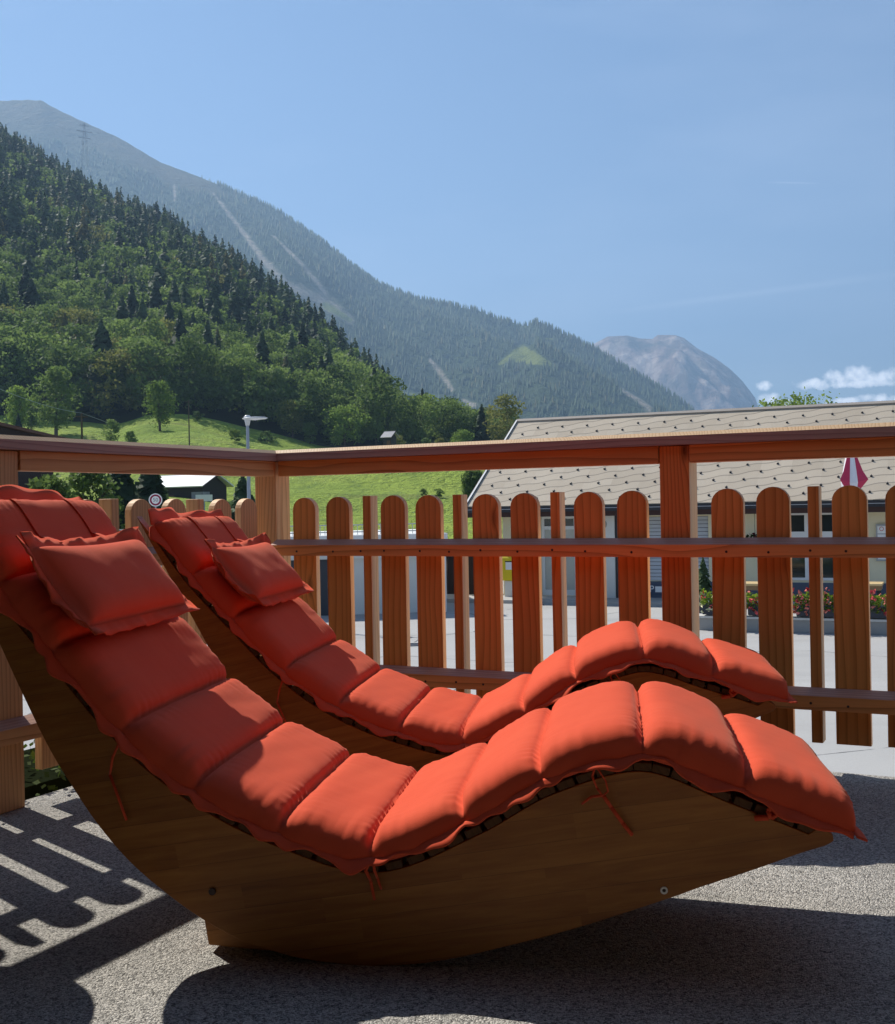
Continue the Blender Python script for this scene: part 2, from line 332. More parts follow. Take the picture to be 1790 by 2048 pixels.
# ------------------------------------------------------------------ fence
NAIL = plain('dark_screw', (0.05, 0.03, 0.025), 0.5)
def arch(w, h, z0, n=12):
    r = w*0.5; pts = [(-r, z0), (r, z0)]; zc = h-r*0.92
    for i in range(n+1):
        t = math.pi*i/n; pts.append((r*math.cos(t), zc+r*0.92*math.sin(t)))
    return pts
def bevelmesh(mbo, name, mats, bev):
    o = mbo.build(name, mats, bevel=bev); dg = bpy.context.evaluated_depsgraph_get(); me = bpy.data.meshes.new_from_object(o.evaluated_get(dg)); me.name = name
    bpy.data.objects.remove(o); return me
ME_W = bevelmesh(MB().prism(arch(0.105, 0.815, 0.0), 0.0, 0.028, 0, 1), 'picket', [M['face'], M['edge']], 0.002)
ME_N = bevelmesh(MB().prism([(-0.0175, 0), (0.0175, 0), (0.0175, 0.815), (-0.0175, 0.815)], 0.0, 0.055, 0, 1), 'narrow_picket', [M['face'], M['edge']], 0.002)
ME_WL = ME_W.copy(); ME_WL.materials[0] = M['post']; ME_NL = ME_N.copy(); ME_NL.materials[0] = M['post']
def fence(name, label, origin, ang, length, pick, posts, sgn, mats):
    """local x runs along the fence from the corner, local y outwards (away from the deck)"""
    root = empty(name, (origin[0], origin[1], 0), ang, label, 'fence')
    face, topm, postm = mats; L = length
    X = lambda a, b: (min(sgn*a, sgn*b), max(sgn*a, sgn*b))
    # handrail with sloped top, butt-ended at the mitre
    o = MB(); x0, x1 = X(-0.0, L)
    b = len(o.v); sec = [(-0.028, 1.057), (-0.025, 1.087), (-0.010, 1.1), (0.105, 1.106), (0.118, 1.094), (0.118, 1.057)]
    n = len(sec)
    for xx, mit in ((0.0, 1), (L, 0)):
        for (yy, zz) in sec: o.v.append((sgn*(xx-(yy*mit)), yy, zz))
    quad = [[i, (i+1) % n, n+(i+1) % n, n+i] for i in range(n)]
    if sgn < 0: quad = [q[::-1] for q in quad]
    o.f = quad+[list(range(n))[::-1] if sgn > 0 else list(range(n)), [n+i for i in range(n)] if sgn > 0 else [n+i for i in reversed(range(n))]]; o.m = [0]*len(o.f); o.m[1] = 1
    hr = o.build('handrail', [topm, M['edge']], root)  # chamfer gets the light tone as a painted sunlit line
    # beams between posts
    edges = sorted([p for p in posts]); spans = []; s0 = 0.016
    for p in edges:
        if p[0] > 0.2: spans.append((s0, p[0])); s0 = p[1]
    spans.append((s0, L))
    for a, c in spans:
        if c-a > 0.15:
            xx0, xx1 = X(a+0.002, c-0.002); MB().box(xx0, xx1, -0.006, 0.052, 0.997, 1.0565).build('beam', face, root, 0.002)
    for nm, z0, z1 in (('middle_rail', 0.685, 0.748), ('lower_rail', 0.206, 0.272)):
        o = MB(); xx0, xx1 = X(0.002 if sgn > 0 else 0.12, L)
        o.v = [(x, y, z) for x in (xx0, xx1) for (y, z) in ((-0.047, z0), (-0.047, z1-0.021), (-0.001, z1), (-0.001, z0))]
        o.f = [[0, 1, 5, 4], [1, 2, 6, 5], [2, 3, 7, 6], [3, 0, 4, 7], [0, 3, 2, 1], [4, 5, 6, 7]]; o.f = [f[::-1] for f in o.f]; o.m = [0, 1, 0, 0, 0, 0]
        r_ = o.build(nm, [face, topm], root, 0.0015)
        sc = MB(); sc.tube((0, -0.0045, 0), (0, 0.004, 0), 0.0042, seg=8); sc = sc.build('screw', NAIL); sme = sc.data; bpy.data.objects.remove(sc)
        for k, t in pick:
            tt = sgn*(t+(0.0525 if k == 'w' else 0.0175)+random.uniform(-.012, .012)); zz = z0+0.020+random.uniform(-.004, .004)
            link('screw', sme, r_, (tt, -0.0440, zz))
    for (a, c, z0, dep) in posts:
        xx0, xx1 = X(a, c)
        o = MB(); b = 0
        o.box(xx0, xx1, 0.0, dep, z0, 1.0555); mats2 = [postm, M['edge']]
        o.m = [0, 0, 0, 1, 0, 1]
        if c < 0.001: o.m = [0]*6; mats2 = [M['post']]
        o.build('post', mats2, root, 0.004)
    for k, t in pick:
        cx_ = sgn*(t+(0.0525 if k == 'w' else 0.0175))
        left = sgn < 0
        me = (ME_WL if left else ME_W) if k == 'w' else (ME_NL if left else ME_N)
        link('picket' if k == 'w' else 'narrow_picket', me, root, (cx_, 0.0005, 0.0955+random.uniform(-.002, .002)), (0, random.uniform(-.004, .004), 0))
    return root
pat = [('w', .079), ('w', .237), ('n', .398), ('w', .476), ('w', .628), ('n', .782), ('w', .864), ('w', 1.015), ('n', 1.169), ('w', 1.256), ('w', 1.411), ('w', 1.732), ('w', 1.883), ('n', 2.043), ('w', 2.118), ('w', 2.271), ('n', 2.43), ('w', 2.51), ('w', 2.665), ('n', 2.82), ('w', 2.90), ('w', 3.20), ('w', 3.36), ('n', 3.52), ('w', 3.6), ('w', 3.76), ('n', 3.92), ('w', 4.0)]
fence('picket_fence', 'reddish wooden picket fence running right from the corner, in front of the grey-roofed house', cor, math.atan2(uR[1], uR[0]), 4.2, pat,
      [(-0.10, 0.0, -0.14, 0.10), (1.562, 1.664, -0.14, 0.10), (3.045, 3.147, -0.14, 0.10)], 1, (M['railface'], M['railtop'], M['postred']))
patL = [('w', .125), ('w', .285), ('n', .445), ('w', .545), ('w', .725), ('n', .885), ('w', .975), ('w', 1.135), ('w', 1.455), ('w', 1.61), ('n', 1.77), ('w', 1.85), ('w', 2.01), ('n', 2.17), ('w', 2.25), ('w', 2.41), ('n', 2.57), ('w', 2.65), ('w', 2.81), ('w', 3.1), ('w', 3.26), ('n', 3.42), ('w', 3.5), ('w', 3.65)]
fence('picket_fence', 'paler wooden picket fence running left from the corner, behind the backrests of the loungers', cor, math.atan2(-uL[1], -uL[0]), 3.9, patL,
      [(1.307, 1.412, -0.0, 0.055), (2.93, 3.03, 0.0, 0.055), ], -1, (M['postrail'], M['railtop'], M['post']))

# ------------------------------------------------------------------ loungers
CRE = [(-0.825, 0.885), (-0.728, 0.735), (-0.620, 0.603), (-0.484, 0.448), (-0.341, 0.338), (-0.176, 0.260), (0.0, 0.218), (0.179, 0.289), (0.323, 0.369), (0.503, 0.417), (0.678, 0.357), (0.867, 0.283)]
PAN_LO = [(-0.895, 0.915), (-0.86, 0.84), (-0.805, 0.725), (-0.752, 0.611), (-0.701, 0.502), (-0.651, 0.403), (-0.6, 0.322), (-0.55, 0.252), (-0.489, 0.185), (-0.419, 0.128), (-0.346, 0.079), (-0.269, 0.040), (-0.2, 0.020), (-0.15, 0.009), (-0.053, 0.0), (0.044, 0.003), (0.14, 0.018), (0.235, 0.043), (0.375, 0.084), (0.539, 0.142), (0.603, 0.167), (0.692, 0.199), (0.78, 0.233), (0.824, 0.248), (0.839, 0.257)]
def catmull(P, n):
    P = [np.array(p, float) for p in P]; P = [2*P[0]-P[1]]+P+[2*P[-1]-P[-2]]; o = []
    for i in range(1, len(P)-2):
        for k in range(n):
            t = k/n; a, b, c, d = P[i-1:i+3]
            o.append(0.5*((2*b)+(-a+c)*t+(2*a-5*b+4*c-d)*t*t+(-a+3*b-3*c+d)*t**3))
    o.append(P[-2]); return np.array(o)
def vnoise(x, y, s=0):
    return (np.sin(x*1.7+s)*np.cos(y*2.3+s*1.3)+0.5*np.sin(x*3.9+y*2.1+s*2)+0.3*np.sin(x*8.3-y*5.7+s))/1.8
SAG = 0.052
def lounger(loc, hd, tilt, label, seed):
    root = empty('rocking_lounger', loc, hd, label, 'sun lounger', 'rocking sun loungers on the terrace', ry=-tilt)
    rs = np.random.default_rng(seed)
    Wd = 0.60; nu, nv = 22, 64
    base = catmull(CRE, nu); n = len(base); tan = np.gradient(base, axis=0); tan /= np.linalg.norm(tan, axis=1)[:, None]; nor = np.stack([-tan[:, 1], tan[:, 0]], 1)
    u = np.array([(i % nu)/nu if i < n-1 else 1.0 for i in range(n)]); segi = np.minimum(np.arange(n)//nu, len(CRE)-2)
    v = np.linspace(0, 1, nv+1); v = 0.5-0.5*np.cos(np.pi*v)*(0.62)-0.0 if False else v
    v = np.sign(2*v-1)*np.abs(2*v-1)**0.62*0.5+0.5       # denser near the edges
    U, Vv = np.meshgrid(u, v, indexing='ij'); SG = np.repeat(segi[:, None], nv+1, 1)
    au = np.clip(1-np.abs(2*U-1)**5.0, 0, 1)**0.60; av = np.clip(1-np.abs(2*Vv-1)**12, 0, 1)**0.55
    hh = np.array([0.044, 0.047, 0.046, 0.046, 0.046, 0.047, 0.048, 0.048, 0.051, 0.055, 0.053])[SG] if len(CRE) == 12 else 0.055
    wr = vnoise(Vv*75+SG*3.1, U*2.0, seed)*0.0016*np.exp(-np.minimum(U, 1-U)*9)+vnoise(U*26+SG, Vv*3, seed+3)*0.0016*np.exp(-np.minimum(Vv, 1-Vv)*16)
    av4 = np.clip(1-np.abs(2*Vv-1)**5, 0, 1)**0.6
    Ht = 0.005+0.022*av4*(1-au)+hh*au*av + wr*av*3.6 + vnoise(U*2.2+SG*1.9, Vv*3.1, seed+5)*0.0018*au*av
    Hb = 0.003+0.016*au*av
    # the pad edge curves in a little at each crease
    inn = 0.006*(1-au)
    Y = Vv*Wd; Y = Y+(0.5-Vv)*2*inn
    wob = vnoise(segi+u*3, 0*u, seed)[:, None]*0.003
    def surf(H, s): return np.stack([base[:, None, 0]+s*nor[:, None, 0]*H, Y+wob, base[:, None, 1]+s*nor[:, None, 1]*H], -1)
    T_, B_ = surf(Ht, 1), surf(Hb, -1)
    nn = nv+1; idx = lambda i, j, o: o+i*nn+j
    V = np.concatenate([T_.reshape(-1, 3), B_.reshape(-1, 3)]); of = n*nn; F = []
    I, J = np.meshgrid(np.arange(n-1), np.arange(nv), indexing='ij'); I = I.ravel(); J = J.ravel()
    F += list(np.stack([I*nn+J, (I+1)*nn+J, (I+1)*nn+J+1, I*nn+J+1], 1)[:, ::1]); F += list(np.stack([of+I*nn+J, of+I*nn+J+1, of+(I+1)*nn+J+1, of+(I+1)*nn+J], 1))
    for i in range(n-1):
        F.append([i*nn, of+i*nn, of+(i+1)*nn, (i+1)*nn]); F.append([i*nn+nv, (i+1)*nn+nv, of+(i+1)*nn+nv, of+i*nn+nv])
    for j in range(nv):
        F.append([j, j+1, of+j+1, of+j]); F.append([(n-1)*nn+j, of+(n-1)*nn+j, of+(n-1)*nn+j+1, (n-1)*nn+j+1])
    me = npmesh('cushion', V, np.array(F), M['fabric'], smooth=True); cush = link('cushion', me, root)
    # ruffled flange round the cushion, a thin closed strip
    def strip(P0, D, Nn, w, amp, fr, ph, mat=M['fabric'], name='piping_flange', segs=None):
        m_ = len(P0); Vv_ = []; s = np.arange(m_)
        for k, t in enumerate((0.0, 0.35, 0.7, 1.0)):
            rf = (np.sin(s*fr+ph)+0.6*np.sin(s*fr*2.3+ph*2)+0.4*np.sin(s*fr*0.37+ph))*amp*t
            wv = w*(1+0.18*np.sin(s*fr*0.8+ph*1.7)) if segs is None else w*(0.8+0.35*np.sin(s*fr*0.8+ph*1.7))*segs
            Pm = P0+D*(wv*t)[:, None]+Nn*rf[:, None]
            Vv_.append(Pm+Nn*0.0016); Vv_.append(Pm-Nn*0.0016)
        Vv_ = np.stack(Vv_, 1); V = Vv_.reshape(-1, 3); F = []
        for i in range(m_-1):
            for k in range(3):
                a = i*8+2*k; b = (i+1)*8+2*k; F.append([a, a+2, b+2, b]); F.append([a+1, b+1, b+3, a+3])
            a = i*8+6; b = (i+1)*8+6; F.append([a, a+1, b+1, b]); a = i*8; b = (i+1)*8; F.append([a, b, b+1, a+1])
        for i in (0, m_-1):
            a = i*8
            for k in range(3): F.append([a+2*k, a+2*k+1, a+2*k+3, a+2*k+2])
        return V, F
    fine = catmull(CRE, 44); nf = len(fine); tf = np.gradient(fine, axis=0); tf /= np.linalg.norm(tf, axis=1)[:, None]; nf2 = np.stack([-tf[:, 1], tf[:, 0]], 1)
    N3 = np.stack([nf2[:, 0], 0*nf2[:, 0], nf2[:, 1]], 1); P3 = lambda y: np.stack([fine[:, 0], 0*fine[:, 0]+y, fine[:, 1]], 1)
    uu = (np.arange(nf) % 44)/44; pinch = 0.62+0.38*np.clip(np.sin(np.pi*uu)*2.2, 0, 1)
    VV = []; FF = []
    for y, sg in ((0.004, -1), (Wd-0.004, 1)):
        D = np.tile([0, sg*0.86, 0], (nf, 1))-N3*0.62; Vs, Fs = strip(P3(y), D, N3*1.0, 0.025, 0.0038, 0.19, seed+sg, segs=pinch)
        o = sum(len(x) for x in VV); VV.append(Vs); FF += [[a+o for a in f] for f in Fs]
    for e, sg in ((0, -1), (-1, 1)):
        m_ = 60; yy = np.linspace(-0.02, Wd+0.02, m_); P0 = np.stack([0*yy+fine[e, 0], yy, 0*yy+fine[e, 1]], 1)
        D3 = np.tile([tf[e, 0]*sg, 0, tf[e, 1]*sg], (m_, 1)); Nn = np.tile(N3[e], (m_, 1))
        Vs, Fs = strip(P0, D3, Nn, 0.045 if e == 0 else 0.022, 0.013 if e == 0 else 0.004, 0.14, seed+2)
        o = sum(len(x) for x in VV); VV.append(Vs); FF += [[a+o for a in f] for f in Fs]
    link('flange', npmesh('flange', np.concatenate(VV), np.array(FF), M['fabric'], smooth=True), cush)
    # seam cords pinching each crease, and small tufts
    # side panels
    up_in = catmull(CRE, 10); tu = np.gradient(up_in, axis=0); tu /= np.linalg.norm(tu, axis=1)[:, None]; nu_ = np.stack([-tu[:, 1], tu[:, 0]], 1)
    upper = up_in-nu_*0.040
    upper = [tuple(p) for p in upper if p[0] < 0.80]
    lower = [tuple(p) for p in catmull(PAN_LO, 4)]
    poly = lower+[(0.838, 0.268), (0.818, 0.283)]+upper[::-1]
    for y0 in (0.045, 0.515):
        o = MB().prism(poly, y0, y0+0.04, 0); pn = o.build('side_panel', M['glulam'], root, 0.003)
        s = MB(); yy = y0-0.004 if y0 < 0.3 else y0+0.04
        for k in range(24):
            t0, t1 = 2*math.pi*k/24, 2*math.pi*(k+1)/24
            for ra, rb in ((0.0035, 0.0068),):
                b = len(s.v); s.v += [(0.538+ra*math.cos(t0), yy, 0.1605+ra*math.sin(t0)), (0.538+rb*math.cos(t0), yy, 0.1605+rb*math.sin(t0)), (0.538+rb*math.cos(t1), yy, 0.1605+rb*math.sin(t1)), (0.538+ra*math.cos(t1), yy, 0.1605+ra*math.sin(t1))]
                b2 = len(s.v); s.v += [(x, yy+0.004, z) for (x, _, z) in s.v[b:b+4]]
                s.f += [[b, b+1, b+2, b+3], [b+1, b2+1, b2+2, b+2], [b, b+3, b2+3, b2]]; s.m += [0, 0, 0]
        s.build('bolt_washer', WHITE, pn)
        MB().tube((0.538, yy+0.002, 0.1605), (0.538, yy+0.006, 0.1605), 0.0034, seg=12).build('bolt', NAIL, pn); MB().tube((-0.322, yy, 0.133), (-0.322, yy+0.006, 0.133), 0.007, seg=14).build('bolt', NAIL, pn)
    # foot block that keeps it from tipping backwards
    MB().prism([(-0.36, 0.088), (-0.348, 0.012), (-0.15, 0.0005), (-0.12, 0.06)], 0.0855, 0.125).build('foot_block', M['glulam'], root, 0.003)
    MB().prism([(-0.36, 0.088), (-0.348, 0.012), (-0.15, 0.0005), (-0.12, 0.06)], 0.475, 0.5145).build('foot_block', M['glulam'], root, 0.003)
    MB().box(-0.31, -0.27, 0.1255, 0.4745, 0.045, 0.085).build('cross_brace', M['glulam'], root, 0.003)
    MB().box(0.52, 0.56, 0.0855, 0.5145, 0.14, 0.18).build('cross_brace', M['glulam'], root, 0.003)
    # slats
    arc = np.concatenate([[0], np.cumsum(np.linalg.norm(np.diff(fine, axis=0), axis=1))]); tot = arc[-1]; s_ = MB(); k = 0.01
    while k < tot-0.03:
        p = np.array([np.interp(k, arc, fine[:, 0]), np.interp(k, arc, fine[:, 1])]); t = np.array([np.interp(k, arc, tf[:, 0]), np.interp(k, arc, tf[:, 1])]); t /= np.linalg.norm(t); nn_ = np.array([-t[1], t[0]])
        a = p-nn_*0.0395; b = a+nn_*0.0155; hw = 0.0165; pts = [tuple(a-t*hw), tuple(a+t*hw), tuple(b+t*hw), tuple(b-t*hw)]
        s_.prism(pts, 0.047, 0.553); k += 0.040
    s_.build('slats', M['slat'], root, 0.002)
    # head pillow with flange and straps
    dB = np.array([CRE[0][0]-CRE[2][0], CRE[0][1]-CRE[2][1]]); dB /= np.linalg.norm(dB); nB = np.array([dB[1], -dB[0]])
    pc = np.array([-0.676, 0.676])+nB*0.072; pw, ph_ = 0.51, 0.195; dP = np.array([dB[0]*0.99+nB[0]*-0.03, dB[1]*0.99+nB[1]*-0.03]); dP /= np.linalg.norm(dP); nP = np.array([dP[1], -dP[0]])
    y0p = 0.010
    nx, ny = 40, 28; a = np.linspace(-1, 1, nx+1); a = np.sign(a)*np.abs(a)**0.8; b = np.linspace(-1, 1, ny+1); b = np.sign(b)*np.abs(b)**0.8; Aa, Bb = np.meshgrid(a, b, indexing='ij')
    hgt = 0.043*np.clip(1-np.abs(Aa)**7, 0, 1)**0.55*np.clip(1-np.abs(Bb)**4, 0, 1)**0.55+vnoise(Aa*3, Bb*2.5, seed+8)*0.0012*np.clip(1-np.abs(Aa)**4, 0, 1)*np.clip(1-np.abs(Bb)**4, 0, 1)
    shr = 1-0.035*(1-np.abs(Aa)**2); wv = lambda A_, B_: 0.012*np.sin(A_*2.1+seed)*B_
    def PT(A_, B_, h, sx_=1.0):
        x = pc[0]+dP[0]*B_*ph_/2+nP[0]*h; z = pc[1]+dP[1]*B_*ph_/2+nP[1]*h; y = y0p+pw/2+A_*pw/2
        return np.stack([x, y, z], -1)
    BBs = Bb*(1-0.05*(1-Aa**2)); AAs = Aa*(1-0.03*(1-Bb**2)); drp = 0.012*Aa**2*Bb**2
    Vt = PT(AAs, BBs, hgt+0.002+drp).reshape(-1, 3); Vb = PT(AAs, BBs, -hgt*0.7-0.002+drp).reshape(-1, 3); m1 = ny+1; of = len(Vt); F = []
    for i in range(nx):
        for j in range(ny):
            q = [i*m1+j, (i+1)*m1+j, (i+1)*m1+j+1, i*m1+j+1]; F.append(q[::-1]); F.append([of+t for t in q])
    for i in range(nx):
        F.append([i*m1, (i+1)*m1, of+(i+1)*m1, of+i*m1][::-1]); F.append([i*m1+ny, (i+1)*m1+ny, of+(i+1)*m1+ny, of+i*m1+ny])
    for j in range(ny):
        F.append([j, j+1, of+j+1, of+j]); F.append([nx*m1+j, nx*m1+j+1, of+nx*m1+j+1, of+nx*m1+j][::-1])
    pil = link('pillow', npmesh('pillow', np.concatenate([Vt, Vb]), np.array(F), M['fabric'], smooth=True), root)
    # pillow flange: ring strip
    ring = []; dirs = []
    for t in np.linspace(0, 1, 60): ring.append((-1+2*t, 1)); dirs.append((0, 1))
    for t in np.linspace(0, 1, 44): ring.append((1, 1-2*t)); dirs.append((1, 0))
    for t in np.linspace(0, 1, 60): ring.append((1-2*t, -1)); dirs.append((0, -1))
    for t in np.linspace(0, 1, 44): ring.append((-1, -1+2*t)); dirs.append((-1, 0))
    ring.append(ring[0]); dirs.append(dirs[0]); ring = np.array(ring, float); dirs = np.array(dirs, float)
    kx = np.exp(-((1-np.abs(ring[:, 0]))*12)); ky = np.exp(-((1-np.abs(ring[:, 1]))*12))
    RA, RB = ring[:, 0]*(1-0.03*(1-ring[:, 1]**2)), ring[:, 1]*(1-0.05*(1-ring[:, 0]**2))
    s_i = np.arange(len(ring)); Vr = []
    for t in (0, 0.5, 1.0):
        w = 0.027*t; rf = (0.0035*np.sin(s_i*0.47+seed)+0.003*np.sin(s_i*0.23+1)+0.0015*np.sin(s_i*1.1))*t
        a_ = RA+np.sign(ring[:, 0])*np.where(np.abs(ring[:, 0]) > 0.999, 1, 0)*w/(pw/2); b_ = RB+np.sign(ring[:, 1])*np.where(np.abs(ring[:, 1]) > 0.999, 1, 0)*w/(ph_/2)
        dd = 0.012*ring[:, 0]**2*ring[:, 1]**2*(1+t)
        Vr.append(PT(a_, b_, rf+dd+0.0016)); Vr.append(PT(a_, b_, rf+dd-0.0016))
    Vr = np.stack(Vr, 1); m_ = len(ring); F = []
    for i in range(m_-1):
        for k in range(2):
            p, q = i*6+2*k, (i+1)*6+2*k; F.append([p, q, q+2, p+2]); F.append([p+1, p+3, q+3, q+1])
        p, q = i*6+4, (i+1)*6+4; F.append([p, q, q+1, p+1])
    link('pillow_flange', npmesh('pillow_flange', Vr.reshape(-1, 3), np.array(F), M['fabric'], smooth=True), pil)
    # straps from pillow top over the head of the cushion
    for yy in (0.165, 0.405):
        pth = []; tp = pc+dP*(ph_/2+0.015)+nP*0.004
        # follow the bulging head pad
        head = T_[:nu*1+2, :, :][::1]; jj = int(np.argmin(np.abs(v*Wd-yy)))
        hp = [np.array([head[i, jj, 0], head[i, jj, 2]]) for i in range(nu-4, -1, -1)]
        pts = [tp]+[p+nor[min(i, n-1)]*0 + nB*0.004 for i, p in enumerate(hp) if (p-tp)@dB > 0.03]+[np.array(CRE[0])+dB*0.012, np.array(CRE[0])+dB*0.012-nB*0.03, np.array(CRE[0])-dB*0.06-nB*0.035]
        o = MB(); wv_ = 0.011
        for i, p in enumerate(pts):
            o.v += [(p[0], yy-wv_+0.01*(1-i/len(pts)), p[1]), (p[0], yy+wv_+0.01*(1-i/len(pts)), p[1]), (p[0]-nB[0]*0.003, yy+wv_+0.01*(1-i/len(pts)), p[1]-nB[1]*0.003), (p[0]-nB[0]*0.003, yy-wv_+0.01*(1-i/len(pts)), p[1]-nB[1]*0.003)]
        for i in range(len(pts)-1):
            a = i*4; b = a+4
            for k in range(4): o.f.append([a+k, a+(k+1) % 4, b+(k+1) % 4, b+k]); o.m.append(0)
        o.build('strap', M['fabric'], pil)
    # tie ribbons hanging over the side panel
    def ribbon(pts, w=0.004): 
        o = MB()
        for a, b in zip(pts, pts[1:]): o.tube(a, b, w, w*0.9, 6)
        return o.build('tie_ribbon', M['fabric'], cush, smooth=True)
    ribbon([(0.418, 0.03, 0.39), (0.412, 0.022, 0.372), (0.420, 0.025, 0.350), (0.432, 0.02, 0.335)], 0.0022)
    ribbon([(0.418, 0.03, 0.39), (0.436, 0.02, 0.365), (0.440, 0.022, 0.345), (0.430, 0.02, 0.337)], 0.0018)
    ribbon([(0.432, 0.02, 0.337), (0.445, 0.028, 0.315), (0.465, 0.034, 0.285), (0.482, 0.038, 0.262)], 0.0042)
    ribbon([(0.430, 0.02, 0.338), (0.410, 0.03, 0.333), (0.392, 0.036, 0.318)], 0.0028)
    ribbon([(0.745, 0.03, 0.335), (0.735, 0.02, 0.322), (0.722, 0.025, 0.315), (0.728, 0.02, 0.302), (0.745, 0.025, 0.312)], 0.004)
    ribbon([(0.740, 0.03, 0.315), (0.725, 0.034, 0.300), (0.700, 0.036, 0.297)], 0.006)
    ribbon([(0.001, 0.0, 0.215), (-0.006, -0.012, 0.2), (-0.004, 0.02, 0.17), (-0.001, 0.036, 0.13)], 0.0034)
    ribbon([(0.006, 0.0, 0.214), (0.010, -0.010, 0.2), (0.008, 0.024, 0.175), (0.012, 0.037, 0.15)], 0.003)
    ribbon([(-0.484, 0.01, 0.44), (-0.50, 0.0, 0.40), (-0.52, 0.03, 0.36), (-0.49, 0.035, 0.27)], 0.003)
    return root
WHITE = plain('white_metal', (0.85, 0.85, 0.83), 0.4, var=0.03)
# near lounger and far lounger (the far one rocked back a little)
lounger((-0.1559, 2.15, 0.0), math.atan2(-0.14298, 0.98973), 0.0, 'nearer rocking lounger with terracotta padded cushion and head pillow', 1)
th = 0.065; hd2 = -0.13687
lounger((0.0291+math.cos(hd2)*math.sin(th)*0.235, 3.153+math.sin(hd2)*math.sin(th)*0.235, 0.2356-math.cos(th)*0.235+0.001), hd2, th, 'farther rocking lounger between the near one and the picket fence', 5)

# ------------------------------------------------------------------ unseen chalet wall behind the viewer, added to block skylight and deepen the shade
DARKW = wood('dark_cladding', (0.03, 0.016, 0.010), (0.075, 0.042, 0.026), 'X', 30, knots=False)
hb = cor - nR*5.0
root = empty('unseen_sky_blocker', (hb[0], hb[1], -2.0), math.atan2(uR[1], uR[0]), 'unseen dark timber walls and overhang behind the viewer, added to shade the terrace', 'house')
o = MB()
for k in range(30): o.box(-7, 7, -0.3-0.006*(k % 2), 0.0, 0.0+k*0.2, 0.197+k*0.2)
o.build('wall', DARKW, root)
MB().box(-7.5, 7.5, -0.4, 2.6, 4.62, 4.8).build('blocker_overhang', DARKW, root)  # unseen overhang, extended to keep skylight off the terrace
MB().box(3.7, 3.95, 0.002, 4.6, 0.0, 4.61).build('blocker_wall', DARKW, root)  # unseen wall added to block the sky on the right
MB().box(-1.2, 0.2, 0.001, 0.06, 2.0, 4.15).build('door', plain('door_paint', (0.2, 0.12, 0.07)), root)

# ------------------------------------------------------------------ terrain
def sm(t): t = np.clip(t, 0, 1); return t*t*(3-2*t)
def sil(pts):                       # silhouette pixels -> (azimuth tangent, elevation tangent)
    r = [ray(x, y) for x, y in pts]; a = np.array([q[0]/q[1] for q in r]); e = np.array([q[2]/q[1] for q in r]); return a, e
def fbm(x, y, f, o=5, s=0.0):
    z = 0; am = 1.0
    for k in range(o):
        z = z+am*(np.sin(x*f*1.0+1.7*k+s)*np.cos(y*f*1.13-0.9*k+s*2)+np.sin((x*0.62+y*0.78)*f*1.31+2.1*k+s))*0.5; f *= 2.03; am *= 0.5
    return z
S_HILL = sil([(-1500, -700), (-400, 40), (-150, 190), (0, 285), (100, 355), (200, 410), (260, 440), (330, 470), (400, 515), (450, 545), (520, 595), (580, 645), (640, 690), (680, 735), (740, 795), (775, 830), (800, 862), (850, 868), (900, 876), (940, 886), (975, 905), (1010, 925), (1100, 950), (1400, 985), (2600, 985)])
S_EDGE = sil([(-1500, 700), (-300, 835), (0, 842), (60, 850), (170, 846), (230, 850), (300, 828), (370, 828), (430, 840), (500, 857), (560, 868), (640, 888), (700, 894), (800, 893), (960, 896), (1100, 904), (1500, 925), (2600, 950)])
S_FAR = sil([(-1500, 120), (-700, 90), (-300, 165), (0, 193), (50, 191), (83, 192), (110, 208), (150, 227), (240, 268), (320, 316), (400, 346), (500, 388), (560, 417), (640, 472), (700, 522), (760, 562), (830, 588), (900, 602), (960, 614), (1000, 632), (1020, 634), (1040, 644), (1060, 642), (1075, 634), (1120, 657), (1190, 688), (1260, 733), (1330, 773), (1400, 824), (1500, 885), (1700, 960), (2600, 1010)])
S_ROCK = sil([(900, 900), (1050, 780), (1120, 720), (1195, 684), (1215, 673), (1255, 671), (1280, 677), (1305, 678), (1315, 670), (1350, 670), (1368, 676), (1395, 697), (1430, 716), (1460, 738), (1480, 757), (1500, 782), (1512, 798), (1518, 822), (1524, 850), (1560, 930), (1700, 980)])
YF = 260.0
def YR(a): return np.interp(a, [-0.8, -0.386, -0.05, -0.03, 0.1], [1150, 900, 560, 470, 430])
def edge_z(a): return EYE+YF*np.interp(a, *S_EDGE)
def meadow_z(a, Y):
    t = np.clip((Y-44)/(YF-44), 0, 1); z = -2.15+(edge_z(a)+2.15)*(0.25*t+0.75*t**1.7)
    X = a*Y; w = sm((Y-60)/60)*(1-0.6*sm((Y-230)/60)); return z+w*(0.9*np.sin(X*0.045+Y*0.05)+0.5*np.sin(X*0.11-Y*0.075+1)+0.35*np.sin(Y*0.21+X*0.03)+0.45*np.tanh(3*np.sin(Y*0.085+X*0.03+0.8*np.sin(X*0.05))))
def hill_z(a, Y):
    yr = YR(a); t = np.clip((Y-YF)/(yr-YF), 0, 1); zr = EYE+yr*np.interp(a, *S_HILL); z0 = edge_z(a)
    X = a*Y; z = z0+(zr-z0)*(0.86*t+0.14*np.sin(t*math.pi/2)) + 5.0*fbm(X, Y, 0.018, 3)*np.sin(np.clip(t, 0, 1)*math.pi)*sm((zr-z0-20)/60)
    bk = np.clip((Y-yr)/400, 0, 1); return z-(zr-0)*sm(bk)*0.9
def ground_z(a, Y): return np.where(Y <= YF, meadow_z(a, Y), hill_z(a, Y))
